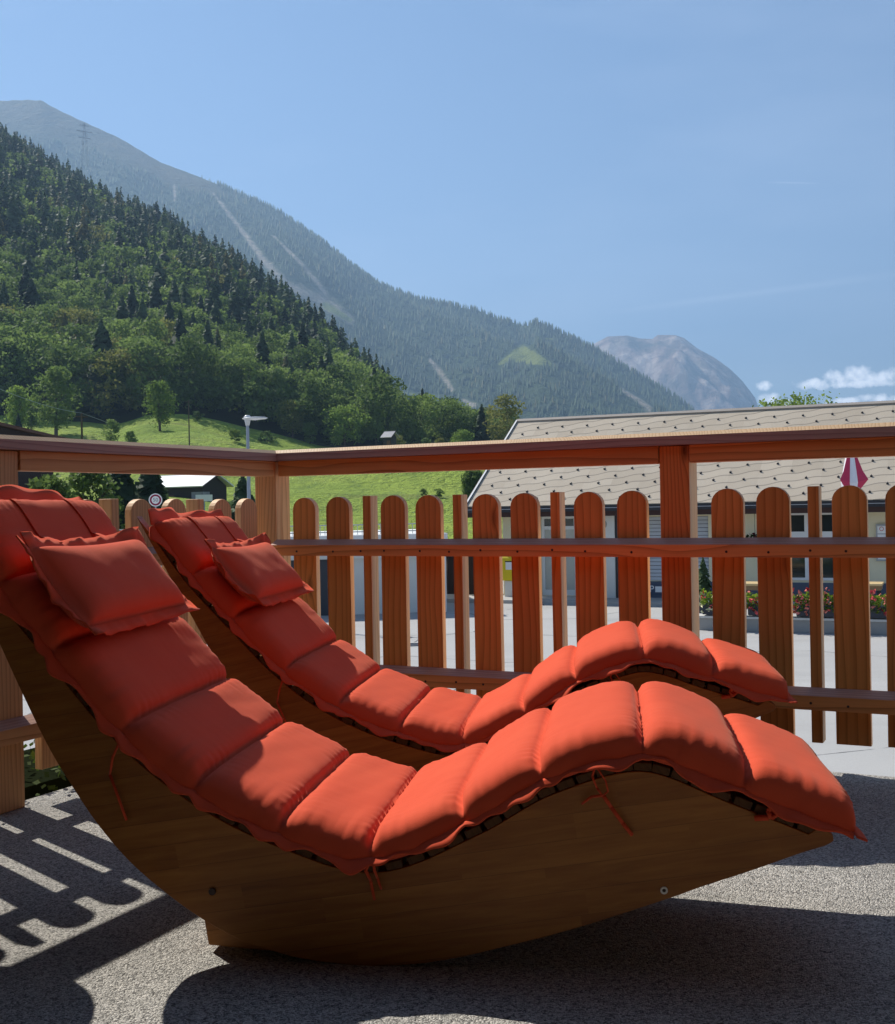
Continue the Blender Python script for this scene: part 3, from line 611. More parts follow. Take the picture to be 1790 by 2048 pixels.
def grid(name, a0, a1, na, ys, zf, mat, kind='structure', attr=None):
    a = np.linspace(a0, a1, na); Yg = np.asarray(ys); Ag, YY = np.meshgrid(a, Yg, indexing='ij'); Z = zf(Ag, YY); V = np.stack([Ag*YY, YY, Z], -1).reshape(-1, 3)
    m = len(Yg); i, j = np.meshgrid(np.arange(na-1), np.arange(m-1), indexing='ij'); i = i.ravel(); j = j.ravel()
    F = np.stack([i*m+j, (i+1)*m+j, (i+1)*m+j+1, i*m+j+1], 1)
    me = npmesh(name, V, F, mat, attr and {k: f(Ag, YY, Z).ravel() for k, f in attr.items()}, smooth=True)
    return tag(link(name, me), kind=kind)
grid('meadow', -1.3, 1.3, 420, np.concatenate([np.linspace(44, 120, 60), np.linspace(121, YF+2, 110)]), lambda a, Y: meadow_z(a, Y), M['grass'])
forest_floor = plain('forest_floor', (0.035, 0.045, 0.018), 0.95, 0.05, var=0.3, scale=0.05)
grid('wooded_hillside', -1.0, 1.0, 300, np.linspace(YF, 1500, 160), hill_z, forest_floor)
def farmat():
    g = G('distant_mountain_forest'); v = g.co('Object'); f = g.noise(v, 0.006, 7, 0.65); h = g.noise(v, 0.03, 5, 0.7)
    c = g.mix(f, (0.030, 0.050, 0.022), (0.060, 0.085, 0.034))
    scr = g.n('ShaderNodeAttribute', attribute_name='scree').outputs['Fac']; med = g.n('ShaderNodeAttribute', attribute_name='meadow').outputs['Fac']; bar = g.n('ShaderNodeAttribute', attribute_name='barren').outputs['Fac']
    nn = g.noise(g.co('Object', (1, 1, 0.5)), 0.02, 6, 0.7)
    c = g.mix(g.m('MULTIPLY', bar, g.m('ADD', 0.3, g.m('MULTIPLY', f, 1.0)), clamp=True), c, (0.12, 0.095, 0.055))
    c = g.mix(g.m('MULTIPLY', g.m('SUBTRACT', g.m('ADD', scr, g.m('MULTIPLY', nn, 1.6)), 1.15, clamp=True), 1.6, clamp=True), c, (0.34, 0.30, 0.24))
    c = g.mix(g.m('MULTIPLY', g.m('SUBTRACT', g.m('ADD', med, g.m('MULTIPLY', nn, 1.2)), 1.0, clamp=True), 3.0, clamp=True), c, (0.17, 0.20, 0.05))
    g.bump(g.m('ADD', h, g.m('MULTIPLY', f, 2.0)), 0.7, 25); return g.fin(c, 0.95, 0.05)
def far_Y(a): return np.interp(a, [-0.7, -0.386, 0, 0.25, 0.6], [3900, 3600, 3300, 3000, 2700])
def far_z(a, Y):
    yr = far_Y(a); zr = EYE+yr*(np.interp(a, *S_FAR)-0.0035); t = np.clip((Y-1350)/(yr-1350), 0, 1); X = a*Y
    rid = fbm(X*1.0+Y*0.25, Y*0.35, 0.0052, 5)
    z = -20+(zr+20)*t**1.12 + rid*62*np.sin(t*math.pi)**0.8*np.clip(zr/400, 0.1, 1.3)
    return z-sm(np.clip((Y-yr)/1500, 0, 1))*zr*0.8
def polyline_mask(segs):
    def f(A_, Y, Z):
        E_ = (Z-EYE)/Y; m = np.zeros_like(A_)
        for pts, w in segs:
            a, e = sil(pts)
            for i in range(len(a)-1):
                dx, dy = a[i+1]-a[i], e[i+1]-e[i]; L2 = dx*dx+dy*dy; t = np.clip(((A_-a[i])*dx+(E_-e[i])*dy)/L2, 0, 1)
                d = np.hypot(A_-a[i]-t*dx, E_-e[i]-t*dy); ww = (w[i]+(w[i+1]-w[i])*t)/FPX; m = np.maximum(m, np.clip(1.1-d/ww, 0, 1))
        return m*(Y <= far_Y(A_)*1.0)
    return f
SCREE = polyline_mask([([(425, 385), (455, 425), (490, 470), (530, 525), (575, 570), (640, 600), (700, 640)], [3, 7, 9, 12, 16, 26, 16]), ([(545, 470), (575, 500), (610, 535), (650, 585)], [3, 6, 8, 10]), ([(345, 350), (350, 400)], [3, 6]),
                       ([(860, 720), (880, 745), (905, 780)], [6, 12, 8]), ([(925, 800), (950, 812)], [6, 9]), ([(1240, 778), (1275, 800), (1300, 820)], [5, 10, 10])])
MEAD = polyline_mask([([(1030, 645), (1050, 650)], [10, 8]), ([(1000, 728), (1045, 700), (1100, 728)], [6, 16, 8]), ([(1035, 720), (1100, 728)], [10, 8]), ([(1090, 677), (1105, 678)], [3, 3]), ([(795, 785), (830, 790)], [5, 4]), ([(650, 610), (700, 640)], [14, 10])])
FM = grid('far_mountain', -0.85, 0.75, 620, np.concatenate([np.linspace(1350, 2700, 130), np.linspace(2712, 3950, 130), np.linspace(4000, 5400, 14)]), far_z, farmat(),
     attr={'scree': SCREE, 'meadow': MEAD, 'barren': lambda A_, Y, Z: sm((Z-820-120*fbm(A_*Y, Y, 0.006, 4))/380)})
def rockmat():
    g = G('pale_limestone_massif'); v = g.co('Object'); f = g.noise(g.co('Object', (1, 1, 0.35)), 0.0075, 8, 0.7); s = g.noise(v, 0.004, 6, 0.6)
    c = g.ramp(f, [(0.36, (0.10, 0.08, 0.07)), (0.5, (0.34, 0.24, 0.20)), (0.62, (0.62, 0.50, 0.42))]); c = g.mix(g.m('MULTIPLY', g.m('SUBTRACT', s, 0.5, clamp=True), 4, clamp=True), c, (0.07, 0.085, 0.045))
    g.bump(f, 1.0, 60); return g.fin(c, 0.95, 0.05)
def rock_z(a, Y):
    zr = EYE+6200*np.interp(a, *S_ROCK); t = np.clip((Y-4300)/1900, 0, 1); X = a*Y
    rid = fbm(X, Y*0.5, 0.0045, 6, 2.0)
    z = -30+(zr+30)*(0.35*t+0.65*t**1.6)+rid*95*np.sin(np.clip(t*1.02, 0, 1)*math.pi)**0.5+45*np.abs(fbm(X*1.3, Y*0.4, 0.014, 4, 5.0))*np.sin(t*math.pi)**0.5; return z-sm(np.clip((Y-6200)/1500, 0, 1))*zr*0.8
grid('rock_mountain', -0.05, 0.45, 260, np.concatenate([np.linspace(4300, 6200, 130), np.linspace(6220, 7800, 12)]), rock_z, rockmat())
MB().box(-7500, 7500, 1300, 8500, -60, -21).build('valley_floor', forest_floor)['kind'] = 'structure'

# ------------------------------------------------------------------ tree prototypes (unit height)
def leafq(P, size, rng, up=0.3):
    n = len(P); d = rng.normal(size=(n, 3)); d[:, 2] += up; d /= np.linalg.norm(d, axis=1)[:, None]; r = rng.normal(size=(n, 3)); u = np.cross(d, r); u /= np.linalg.norm(u, axis=1)[:, None]; w = np.cross(d, u)
    s = size*(0.6+0.8*rng.random((n, 1))); V = np.stack([P-u*s-w*s*0.6, P+u*s-w*s*0.5, P+u*s*0.8+w*s*0.7, P-u*s*0.7+w*s*0.6], 1).reshape(-1, 3)
    return V, np.arange(4*n).reshape(-1, 4)
def decid(nc, nl, size, rng, h0=0.16, rad=0.36, top=1.0, squash=1.0):
    P = []; 
    for k in range(nc):
        t = rng.random(); z = h0+(top-h0)*(0.05+0.9*t); env = rad*math.sin(math.pi*(0.12+0.80*t))**0.7*squash
        th_ = rng.random()*2*math.pi; rr = env*math.sqrt(rng.random())*0.85; cr_ = 0.085+0.075*rng.random()
        c = np.array([rr*math.cos(th_), rr*math.sin(th_), min(z, top-cr_*0.7)]); q = rng.normal(size=(nl, 3)); q /= np.linalg.norm(q, axis=1)[:, None]; q *= (0.55+0.5*rng.random((nl, 1))); q[:, 2] *= 0.75
        P.append(c+q*cr_*1.15)
    return leafq(np.concatenate(P), size, rng)
def conif(L, K, rng, rad=0.17, h0=0.04, jit=0.3):
    n = L*K; t = (np.arange(n)+rng.random(n)*6)/n; t = np.clip(t, 0, 0.985); th_ = rng.random(n)*2*math.pi; lob = 1+0.22*np.sin(3*th_+9*t+rng.random()*6)
    rr = (rad*(1-t)**0.8+0.008)*lob*(0.7+0.5*rng.random(n)); z = h0+(1-h0)*t+0.02*rng.normal(size=n)*(1-t)
    d = np.stack([np.cos(th_), np.sin(th_), 0*th_], 1); s_ = np.stack([-np.sin(th_), np.cos(th_), 0*th_], 1); wdt = (rr*0.42+0.012)[:, None]; r_ = rr[:, None]; dz = np.stack([0*z, 0*z, -rr*(0.25+0.5*rng.random(n))], 1); zz = np.stack([0*z, 0*z, z], 1); tw = np.stack([0*z, 0*z, wdt[:, 0]*rng.normal(size=n)*0.5], 1)
    V = np.stack([zz+d*r_*0.15+np.array([0, 0, 0.02]), zz+d*r_*0.65-s_*wdt+dz*0.6-tw, zz+d*r_*1.08+dz*1.1, zz+d*r_*0.6+s_*wdt+dz*0.7+tw], 1).reshape(-1, 3)
    V = np.concatenate([V, [(0, 0, 1.03), (0.010, 0, 0.93), (-0.005, 0.009, 0.93), (-0.005, -0.009, 0.93)]])
    return V, np.arange(len(V)).reshape(-1, 4)
rt = np.random.default_rng(3)
CONF = [conif(13, 10, rt, 0.19+0.08*rt.random()) for _ in range(4)]
CONB = [conif(24, 20, rt, 0.19+0.06*rt.random()) for _ in range(4)]
DECF = [decid(20, 16, 0.034, rt, rad=0.32+0.07*k) for k in range(4)]
DECB = [decid(40, 44, 0.020, rt, rad=0.36+0.06*k) for k in range(4)]
def bake(name, P, H, protos, tint, mat, kind='stuff'):
    VV, FF, TT = [], [], []; o = 0; pid = rt.integers(0, len(protos), len(P)); rot = rt.random(len(P))*6.28
    for k, (V, F) in enumerate(protos):
        sel = np.where(pid == k)[0]
        if not len(sel): continue
        c, s = np.cos(rot[sel])[:, None], np.sin(rot[sel])[:, None]; h = H[sel][:, None]; wd = (0.85+0.4*rt.random(len(sel)))[:, None]
        X = (V[None, :, 0]*c-V[None, :, 1]*s)*h*wd; Y = (V[None, :, 0]*s+V[None, :, 1]*c)*h*wd; Z = V[None, :, 2]*h
        W_ = np.stack([X, Y, Z], -1)+P[sel][:, None, :]; nv_ = len(V)
        FF.append((F[None]+(np.arange(len(sel))*nv_)[:, None, None]).reshape(-1, F.shape[1])+o); VV.append(W_.reshape(-1, 3)); TT.append(np.repeat(tint[sel], nv_)); o += len(sel)*nv_
    me = npmesh(name, np.concatenate(VV), np.concatenate(FF), mat, {'tint': np.concatenate(TT)}); return tag(link(name, me), kind=kind)
# --- scatter the hillside wood
pts = []
tries = 0
cell = {}
while len(pts) < 4600 and tries < 120000:
    tries += 1; Y = YF+2+(1000-YF)*rt.random()**1.25; a = -0.62+0.68*rt.random()
    if rt.random() > (Y/1000)**0.75+0.05: continue
    if Y > YR(a)+35: continue
    if a > 0.055: continue
    X = a*Y; g_ = 4.6+Y*0.0032; key = (int(X//g_), int(Y//g_))
    if any((key[0]+i, key[1]+j) in cell and math.hypot(cell[(key[0]+i, key[1]+j)][0]-X, cell[(key[0]+i, key[1]+j)][1]-Y) < g_ for i in (-1, 0, 1) for j in (-1, 0, 1)): continue
    cell[key] = (X, Y); pts.append((X, Y, a))
pts = np.array(pts); order = np.argsort(pts[:, 1]); pts = pts[order]; Zp = ground_z(pts[:, 2], pts[:, 1])-0.8
lowness = 1-np.clip((pts[:, 1]-YF)/230, 0, 1); isdec = rt.random(len(pts)) < (0.22+0.55*lowness+0.45*np.clip(fbm(pts[:, 0], pts[:, 1], 0.03, 2, 1.0), 0, 1))
Hh = np.where(isdec, 11+8*rt.random(len(pts))*(0.5+0.5*lowness), 13+10*rt.random(len(pts))**1.5)*np.where(pts[:, 2] > -0.045, 0.7, 1.0)
tint = rt.random(len(pts))
P3_ = np.stack([pts[:, 0], pts[:, 1], Zp], 1)
infr = (pts[:, 2] > -0.395); front = np.zeros(len(pts), bool); front[np.where(infr)[0][:280]] = True
rest = ~front
bake('spruce_wood', P3_[rest & ~isdec], Hh[rest & ~isdec], CONF, tint[rest & ~isdec], M['con_a'])
bake('broadleaf_wood', P3_[rest & isdec], Hh[rest & isdec], DECF, tint[rest & isdec], M['dec_a'])
conme = [npmesh('spruce', V, F, M['con']) for V, F in CONB]; decme = [npmesh('broadleaf', V, F, M['dec']) for V, F in DECB]
for i in np.where(front)[0]:
    d_ = isdec[i]; o = link('broadleaf_tree' if d_ else 'spruce_tree', (decme if d_ else conme)[i % 4], None, tuple(P3_[i]), (0, 0, float(rt.random()*6.28)))
    h = float(Hh[i]); w = h*(0.9+0.3*rt.random()); o.scale = (w, w, h)
    if d_: tag(o, 'broadleaf tree in the lower edge of the wooded hillside, one of many alike', 'tree', 'broadleaf trees at the foot of the wooded hillside')
    else: tag(o, 'dark spruce in the lower part of the wooded hillside, one of many alike', 'tree', 'spruces at the foot of the wooded hillside')
# far mountain tree cover
nfar = 26000; a = -0.5+1.05*rt.random(nfar); tt_ = rt.random(nfar)**0.75; yr = far_Y(a); Y = 1500+(yr-1500)*tt_; rim = rt.random(nfar) < 0.10; Y = np.where(rim, yr+rt.normal(size=nfar)*14, Y)
zf_ = far_z(a, Y); msk = SCREE(a, Y, zf_)+MEAD(a, Y, zf_); keep = (msk < 0.15) & (zf_ < 1000+110*fbm(a*Y, Y, 0.006, 4)) & (zf_ > -10)
a, Y, zf_ = a[keep], Y[keep], zf_[keep]; Pf = np.stack([a*Y, Y, zf_-2], 1); CV = np.array([(0.17, 0, 0), (0, 0.17, 0), (-0.17, 0, 0), (0, -0.17, 0), (0, 0, 1)]); CF = np.array([[0, 1, 4], [1, 2, 4], [2, 3, 4], [3, 0, 4]])
bake('distant_spruce_forest', Pf, 11+9*rt.random(len(Pf)), [(CV, CF)], rt.random(len(Pf)), M['con_a'])

# --- single trees that stand out, each with crown and trunk
def find_ground(px_, py_, lo=60, hi=600):
    """distance at which the sight line through a pixel meets the meadow or hill"""
    d = ray(px_, py_); Y = np.linspace(lo, hi, 1500); z = EYE+d[2]/d[1]*Y; g_ = ground_z(np.full_like(Y, d[0]/d[1]), Y); k = np.where(z < g_)[0]
    return float(Y[k[0]]) if len(k) else hi
def limbs(h, rng, n=6):
    o = MB(); o.tube((0, 0, -0.3), (0.02*h, 0, h*0.55), h*0.028, h*0.012, 8)
    for k in range(n):
        z = h*(0.2+0.4*k/n); t = rng.random()*6.28; L = h*0.22; o.tube((0.01*h, 0, z), (math.cos(t)*L, math.sin(t)*L, z+L*0.8), h*0.011, h*0.004, 6)
    return o
def tree(name, label, cx, base, topy, wpx, kind, Y=None, dist=None, group=None, seed=0):
    Y = Y or find_ground(cx, base); p = at(cx, base, Y); rng = np.random.default_rng(100+seed)
    h = (base-topy)/FPX*Y; w = wpx/FPX*Y; z = float(ground_z(np.array(p[0]/Y), np.array(Y))) if dist is None and Y > 44 else p[2]
    h = h+(p[2]-z); r_ = empty(name, (p[0], p[1], z), rng.random()*6.28, label, 'tree' if 'tree' in name or 'conifer' in name else 'bush', group)
    if kind == 'c':
        V, F = conif(34, 26, rng, 0.5*w/h, 0.05); V = V*h; mt = M['con']
        MB().tube((0, 0, -0.3), (0, 0, h*0.9), h*0.016, h*0.004, 8).build('trunk', M['bark'], r_)
    else:
        den = 60 if kind == 'd' else 34; fs = 1.0
        if 'roof' in label: den, fs = 170, 0.42
        V, F = decid(den, 46, 0.019*max(1, 6/max(h, 3)) if h < 6 else 0.019*fs, rng, 0.08 if kind == 'b' else 0.14, 0.5*w/h*0.98); V = V*h; mt = M['dec'] if kind != 'd' or 'dark' in label or 'greyish' in label or 'roof' in label else M['solo']
        limbs(h, rng).build('trunk', M['bark'], r_)
    link('crown', npmesh('crown', V, F, mt), r_); return r_
SOLO = [('broadleaf_tree', 'slim light green tree at the far left, above the handrail', 35, 868, 772, 44, 'd'), ('broadleaf_tree', 'short yellow-green tree just right of the slim one at the far left', 62, 866, 798, 44, 'd'),
 ('broadleaf_tree', 'large dark bushy tree behind the two small pale trees at the left', 112, 872, 735, 96, 'd'), ('conifer', 'tiny dark conifer below the pale trees at the far left', 37, 872, 826, 18, 'c'),
 ('bush', 'round shrub on the meadow just above the left handrail', 221, 890, 838, 44, 'b'), ('broadleaf_tree', 'tall rounded tree standing alone on the meadow, left of the street lamp', 320, 862, 762, 66, 'd'),
 ('broadleaf_tree', 'round tree just right of the street lamp', 585, 876, 800, 68, 'd'), ('broadleaf_tree', 'broad bright green tree at the meadow edge above the handrail corner', 690, 900, 810, 108, 'd'),
 ('bush', 'small shrub on the meadow bank left of the street lamp, nearest to it', 470, 884, 858, 34, 'b'), ('bush', 'low spreading shrub on the meadow bank just right of the lamp pole', 535, 886, 862, 50, 'b'), ('bush', 'small shrub at the meadow crest right of the tall rounded tree', 395, 842, 822, 30, 'b'), ('bush', 'rough shrub on the slope right of the utility pole at the left', 262, 892, 862, 30, 'b'),
 ('broadleaf_tree', 'slender greyish tree right of the broad bright green tree', 752, 893, 802, 40, 'd'), ('bush', 'pale round bush below the small hut', 792, 903, 868, 44, 'b'), ('bush', 'small pale bush above the handrail, left one of a pair', 852, 905, 876, 24, 'b'),
 ('bush', 'small pale bush above the handrail, right one of a pair', 880, 905, 876, 24, 'b'), ('broadleaf_tree', 'light green tree at the right end of the low wood', 925, 905, 858, 52, 'd'), ('bush', 'low bush between the round tree and the broad bright tree', 620, 888, 845, 36, 'b'),
 ('bush', 'dark bush on the meadow, left one of two above the pickets', 848, 992, 977, 22, 'b'), ('bush', 'dark bush on the meadow, right one of two above the pickets', 878, 996, 976, 24, 'b'), ('broadleaf_tree', 'dark tree touching the left gable edge of the grey roof', 948, 1005, 940, 48, 'd')]
for i, (nm, lb, cx, by, ty, w, k) in enumerate(SOLO): tree(nm, lb, cx, by, ty, w, k, seed=i)
tree('conifer', 'dark young conifer beside the corner post, right of the barn', 487, 1045, 948, 74, 'c', Y=90, seed=40)
tree('bush', 'silvery-leaved bush seen under the left handrail beside the post', 108, 1050, 950, 105, 'b', Y=46, seed=41)
tree('broadleaf_tree', 'dark leafy tree in the dense clump left of the barn, leftmost one', 185, 1060, 925, 110, 'd', Y=62, seed=42)
tree('conifer', 'dark spruce in the dense clump left of the barn, middle one', 240, 1065, 900, 120, 'c', Y=66, seed=43)
tree('conifer', 'dark spruce in the dense clump next to the barn wall', 300, 1060, 915, 120, 'c', Y=70, seed=44)
tree('broadleaf_tree', 'leafy tree whose top shows above the ridge of the grey roof', 1613, 1150, 786, 150, 'd', Y=62, dist=1, seed=45)
tree('broadleaf_tree', 'smaller tree top left of the one above the roof ridge', 1560, 1150, 800, 60, 'd', Y=64, dist=1, seed=46)
# sloping field of brush on the meadow above the rail corner

# ------------------------------------------------------------------ the house with the grey diamond-tiled roof
Pa = at(1036, 842, 39.0); e1 = (Pa[2]-EYE); dB_ = ray(1790, 805); Yb = e1/(dB_[2]/dB_[1]); Pb = at(1790, 805, Yb)
ub = (Pb-Pa)[:2]; ub /= np.linalg.norm(ub); nb = np.array([ub[1], -ub[0]])          # nb points towards the terrace
dE = ray(932, 1013.5); kk = dE[0]/dE[1]; w_e = (Pa[0]-kk*Pa[1])/(kk*nb[1]-nb[0]); Pe = Pa[:2]+nb*w_e; zE = EYE+dE[2]/dE[1]*Pe[1]
zR = Pa[2]; Pw = Pe-nb*0.75                                                            # wall line, left eave corner projected
HR = math.atan2(ub[1], ub[0]); ZG = -2.0
house = empty('tiled_roof_house', (Pw[0], Pw[1], ZG), HR, 'cream single-storey house with a beige diamond-tiled roof across the street', 'house')
def hl(x, y, off=0.0):
    """pixel -> local (along, height above ground) on the plane `off` metres in front of the wall"""
    q = onplane(x, y, Pw+nb*off, nb); return float((q[:2]-Pw)@ub), float(q[2]-ZG)
LEN = 21.0; rise = zR-zE; run = w_e
def roofmat():
    g = G('beige_diamond_slates'); v = g.co('Object'); s = g.sep(v); x, y = s[0], s[1]
    k = g.m('DIVIDE', y, 0.41)
    xx = g.m('DIVIDE', x, 0.84); wob = g.m('MULTIPLY', g.m('SINE', g.m('MULTIPLY', xx, 2*math.pi)), 0.09)
    t = g.m('ADD', g.m('SUBTRACT', k, g.m('MULTIPLY', xx, 0.5)), wob); fr = g.m('FRACT', t)
    line = g.m('LESS_THAN', fr, 0.11)
    cell = g.n('ShaderNodeTexWhiteNoise', noise_dimensions='2D'); cv = g.n('ShaderNodeCombineXYZ'); g.l(g.m('FLOOR', t), cv.inputs[0]); g.l(g.m('FLOOR', xx), cv.inputs[1]); g.l(cv.outputs[0], cell.inputs['Vector'])
    c = g.mix(cell.outputs[0], (0.42, 0.35, 0.265), (0.50, 0.425, 0.33)); c = g.mix(g.m('MULTIPLY', g.noise(v, 0.8, 5), 0.4), c, (0.34, 0.31, 0.26)); c = g.mix(g.m('MULTIPLY', line, 0.6), c, (0.12, 0.105, 0.09))
    g.bump(g.m('SUBTRACT', 1.0, fr), 0.5, 0.02); return g.fin(c, 0.75, 0.25)
CREAM = plain('cream_plaster', (0.80, 0.72, 0.50), 0.9, 0.1, var=0.06, bump=0.15); GREYP = plain('pale_plaster', (0.72, 0.70, 0.64), 0.9, 0.1, var=0.06)
DKSTONE = plain('dark_plinth', (0.10, 0.12, 0.16), 0.8, 0.2, var=0.25, scale=1.5); WHF = plain('white_frame', (0.78, 0.78, 0.76), 0.5, var=0.04); DKG = plain('dark_glass', (0.02, 0.03, 0.03), 0.08, 0.8, var=0.2); DKMET = plain('dark_gutter_metal', (0.02, 0.02, 0.026), 0.4, 0.4); DARKBOARD = plain('brown_fascia', (0.06, 0.03, 0.025), 0.7)
YC = GREYP
# roof slopes: slope-local x along, y up the slope
sl = math.hypot(rise, run); pitch_ = math.atan2(rise, run)
y_e = -0.75                                                        # eave lies 0.75 in front of the wall
mb = MB(); mb.box(0, LEN, 0, sl, -0.10, 0); rf = mb.build('roof', roofmat(), house, loc=(0, y_e, zE-ZG), rot=(pitch_, 0, 0))
mb = MB(); mb.box(0, LEN, 0, sl, -0.10, 0); mb.build('back_roof', rf.data.materials[0], house, loc=(LEN, y_e+2*run, zE-ZG), rot=(pitch_, 0, math.pi))
mb = MB()
rowy = 0.35; r_i = 0
while rowy < sl-0.3:
    x = 0.45+(0.42 if r_i % 2 else 0)
    while x < LEN-0.3:
        xj = x; mb.box(xj-0.010, xj+0.010, rowy+0.0055, rowy+0.09, 0.001, 0.02); mb.box(xj-0.028, xj+0.028, rowy-0.010, rowy+0.005, 0.001, 0.045); x += 0.84
    rowy += 0.41; r_i += 1
tag(mb.build('snow_hooks', DKMET, rf), kind='stuff')
MB().box(-0.02, LEN, sl-0.10, sl+0.05, 0.002, 0.05).build('ridge_cap', plain('ridge_metal', (0.33, 0.29, 0.25), 0.6), rf)
MB().box(-0.09, -0.002, -0.03, sl, -0.16, 0.025).build('verge_board', DARKBOARD, rf); MB().box(-0.05, -0.003, 0, sl, 0.027, 0.05).build('verge_flashing', WHF, rf)
gut = MB(); gut.box(-0.02, LEN, y_e-0.14, y_e-0.005, zE-ZG-0.19, zE-ZG-0.03); gut.build('gutter', DKMET, house)
MB().box(-0.02, LEN, y_e-0.146, y_e-0.141, zE-ZG-0.105, zE-ZG-0.09).build('gutter_bead', plain('zinc', (0.45, 0.46, 0.48), 0.4, 0.5), house)
MB().box(0.0, LEN, y_e-0.004, y_e+0.05, zE-ZG-0.33, zE-ZG-0.11).build('fascia', DARKBOARD, house)
MB().box(0.0, LEN, y_e+0.051, 0.3, zE-ZG-0.22, zE-ZG-0.16).build('soffit', plain('soffit', (0.35, 0.30, 0.24), 0.8), house)
zt = zE-ZG-0.165
xw0 = hl(1006, 1100)[0]
wl = MB()
segs_ = []                                                        # openings as (x0,x1,z0,z1)
dx0, dz0 = hl(1083, 1193); dx1, dz1 = hl(1151, 1031); wx0, wz0 = hl(1556, 1160); wx1, wz1 = hl(1672, 1024); sx0, sz0 = hl(1296, 1161); sx1, sz1 = hl(1416, 1032)
dz0 = max(0.12, dz0)
def wallrow(x0, x1, z0, z1): wl.box(x0, x1, 0, 0.30, z0, z1)
wallrow(xw0, dx0, 0, zt); wallrow(dx1, sx0, 0, zt); wallrow(sx1, wx0, 0, zt); wallrow(wx1, LEN-0.6, 0, zt); wallrow(dx0, dx1, dz1, zt); wallrow(sx0, sx1, sz1, zt); wallrow(wx0, wx1, wz1, zt); wallrow(dx0, dx1, 0, dz0); wallrow(sx0, sx1, 0, sz0); wallrow(wx0, wx1, 0, wz0)
wl.box(xw0, xw0+0.3, 0.301, 2*run-1.6, 0, zt); wl.box(LEN-0.9, LEN-0.6, 0.301, 2*run-1.6, 0, zt); wl.box(xw0, LEN-0.6, 2*run-1.59, 2*run-1.3, 0, zt)
wl.build('wall', CREAM, house)
MB().prism([(xw0+0.02, 0), (xw0+0.02, 0.01), (xw0+0.02, 0.01)], 0, 0.01) if False else None
gb = MB(); b0 = zt; gb.v = [(xw0+0.05, 0.1, zt), (xw0+0.05, 2*run-1.5, zt), (xw0+0.05, run-0.75, zt+rise*0.86), (xw0+0.25, 0.1, zt), (xw0+0.25, 2*run-1.5, zt), (xw0+0.25, run-0.75, zt+rise*0.86)]; gb.f = [[0, 2, 1], [3, 4, 5], [0, 3, 5, 2], [1, 2, 5, 4], [0, 1, 4, 3]]; gb.m = [0]*5
gb.build('gable_boarding', DARKBOARD, house)
def window(name, x0, x1, z0, z1, cols, parent, rows=1, handle=False, transom=0.0):
    f = MB(); fr = 0.07; f.box(x0, x0+fr, -0.03, 0.12, z0, z1); f.box(x1-fr, x1, -0.03, 0.12, z0, z1); f.box(x0+fr, x1-fr, -0.029, 0.119, z1-fr, z1); f.box(x0+fr, x1-fr, -0.029, 0.119, z0, z0+fr)
    for i in range(1, cols):
        xc = x0+(x1-x0)*i/cols; f.box(xc-0.05, xc+0.05, -0.028, 0.118, z0+fr, z1-fr)
    if transom: f.box(x0+fr, x1-fr, -0.027, 0.117, z1-transom-0.06, z1-transom+0.03)
    w_ = f.build(name, WHF, parent); 
    MB().box(x0+fr*0.5, x1-fr*0.5, 0.04, 0.06, z0+fr*0.5, z1-fr*0.5).build('pane', DKG, w_)
    return w_
DR = MB(); fr = 0.09; DR.box(dx0, dx0+fr, 0.10, 0.2, dz0, dz1); DR.box(dx1-fr, dx1, 0.10, 0.2, dz0, dz1); DR.box(dx0+fr, dx1-fr, 0.101, 0.199, dz1-fr, dz1); xm = dx0+(dx1-dx0)*0.62; DR.box(xm-0.05, xm+0.05, 0.102, 0.198, dz0, dz1-fr); zt_ = dz1-0.36; DR.box(dx0+fr, dx1-fr, 0.103, 0.197, zt_-0.05, zt_+0.05); DR.box(dx0+fr, dx1-fr, 0.103, 0.197, dz0, dz0+0.16)
door = DR.build('door', WHF, house); PALEG = plain('curtained_glass', (0.50, 0.50, 0.44), 0.15, 0.6, var=0.08)
MB().box(dx0+0.05, xm, 0.14, 0.155, dz0+0.1, zt_).build('pane', PALEG, door); MB().box(xm, dx1-0.05, 0.14, 0.155, dz0+0.1, zt_).build('pane', PALEG, door); MB().box(dx0+0.05, dx1-0.05, 0.14, 0.155, zt_, dz1-0.05).build('pane', DKG, door)
MB().box(xm-0.03, xm+0.03, 0.06, 0.10, dz0+0.95, dz0+1.2).build('handle', DKMET, door)
wn = window('window', wx0, wx1, wz0, wz1, 2, house, transom=0.72)
MB().box(wx0+0.03, wx1-0.03, -0.034, -0.0305, wz1-0.80, wz1-0.52).build('blind_box', WHF, wn)
# roller shutter
sh = MB(); nsl = int((sz1-sz0)/0.105)
for k in range(nsl): z = sz0+k*(sz1-sz0)/nsl; sh.prism([(0, z), (0.03, z+0.005), (0.012, z+(sz1-sz0)/nsl-0.012), (0, z+(sz1-sz0)/nsl-0.012)], 0, 1)
sh.v = [(sx0+0.02+(sx1-sx0-0.04)*y, 0.10-x, z) for x, y, z in sh.v]; sh.build('roller_shutter', plain('shutter_slats', (0.55, 0.57, 0.60), 0.5, var=0.05), house)
MB().box(sx0, sx1, 0.105, 0.12, sz0, sz1).build('shutter_backing', DKMET, house)
pz1 = hl(1310, 1161)[1]
MB().box(hl(1240, 1200)[0], LEN-0.6, -0.06, -0.002, 0.0, pz1-0.02).build('plinth', DKSTONE, house)
gx0, gx1 = hl(1206, 1100)[0], hl(1236, 1100)[0]; MB().box(gx0, gx1, -0.35, -0.003, 0.02, zt-0.05).build('wall_pier', GREYP, house)
MB().box(gx1+0.001, gx1+0.07, -0.30, -0.22, 0.02, zt-0.1).build('downpipe', DKMET, house)
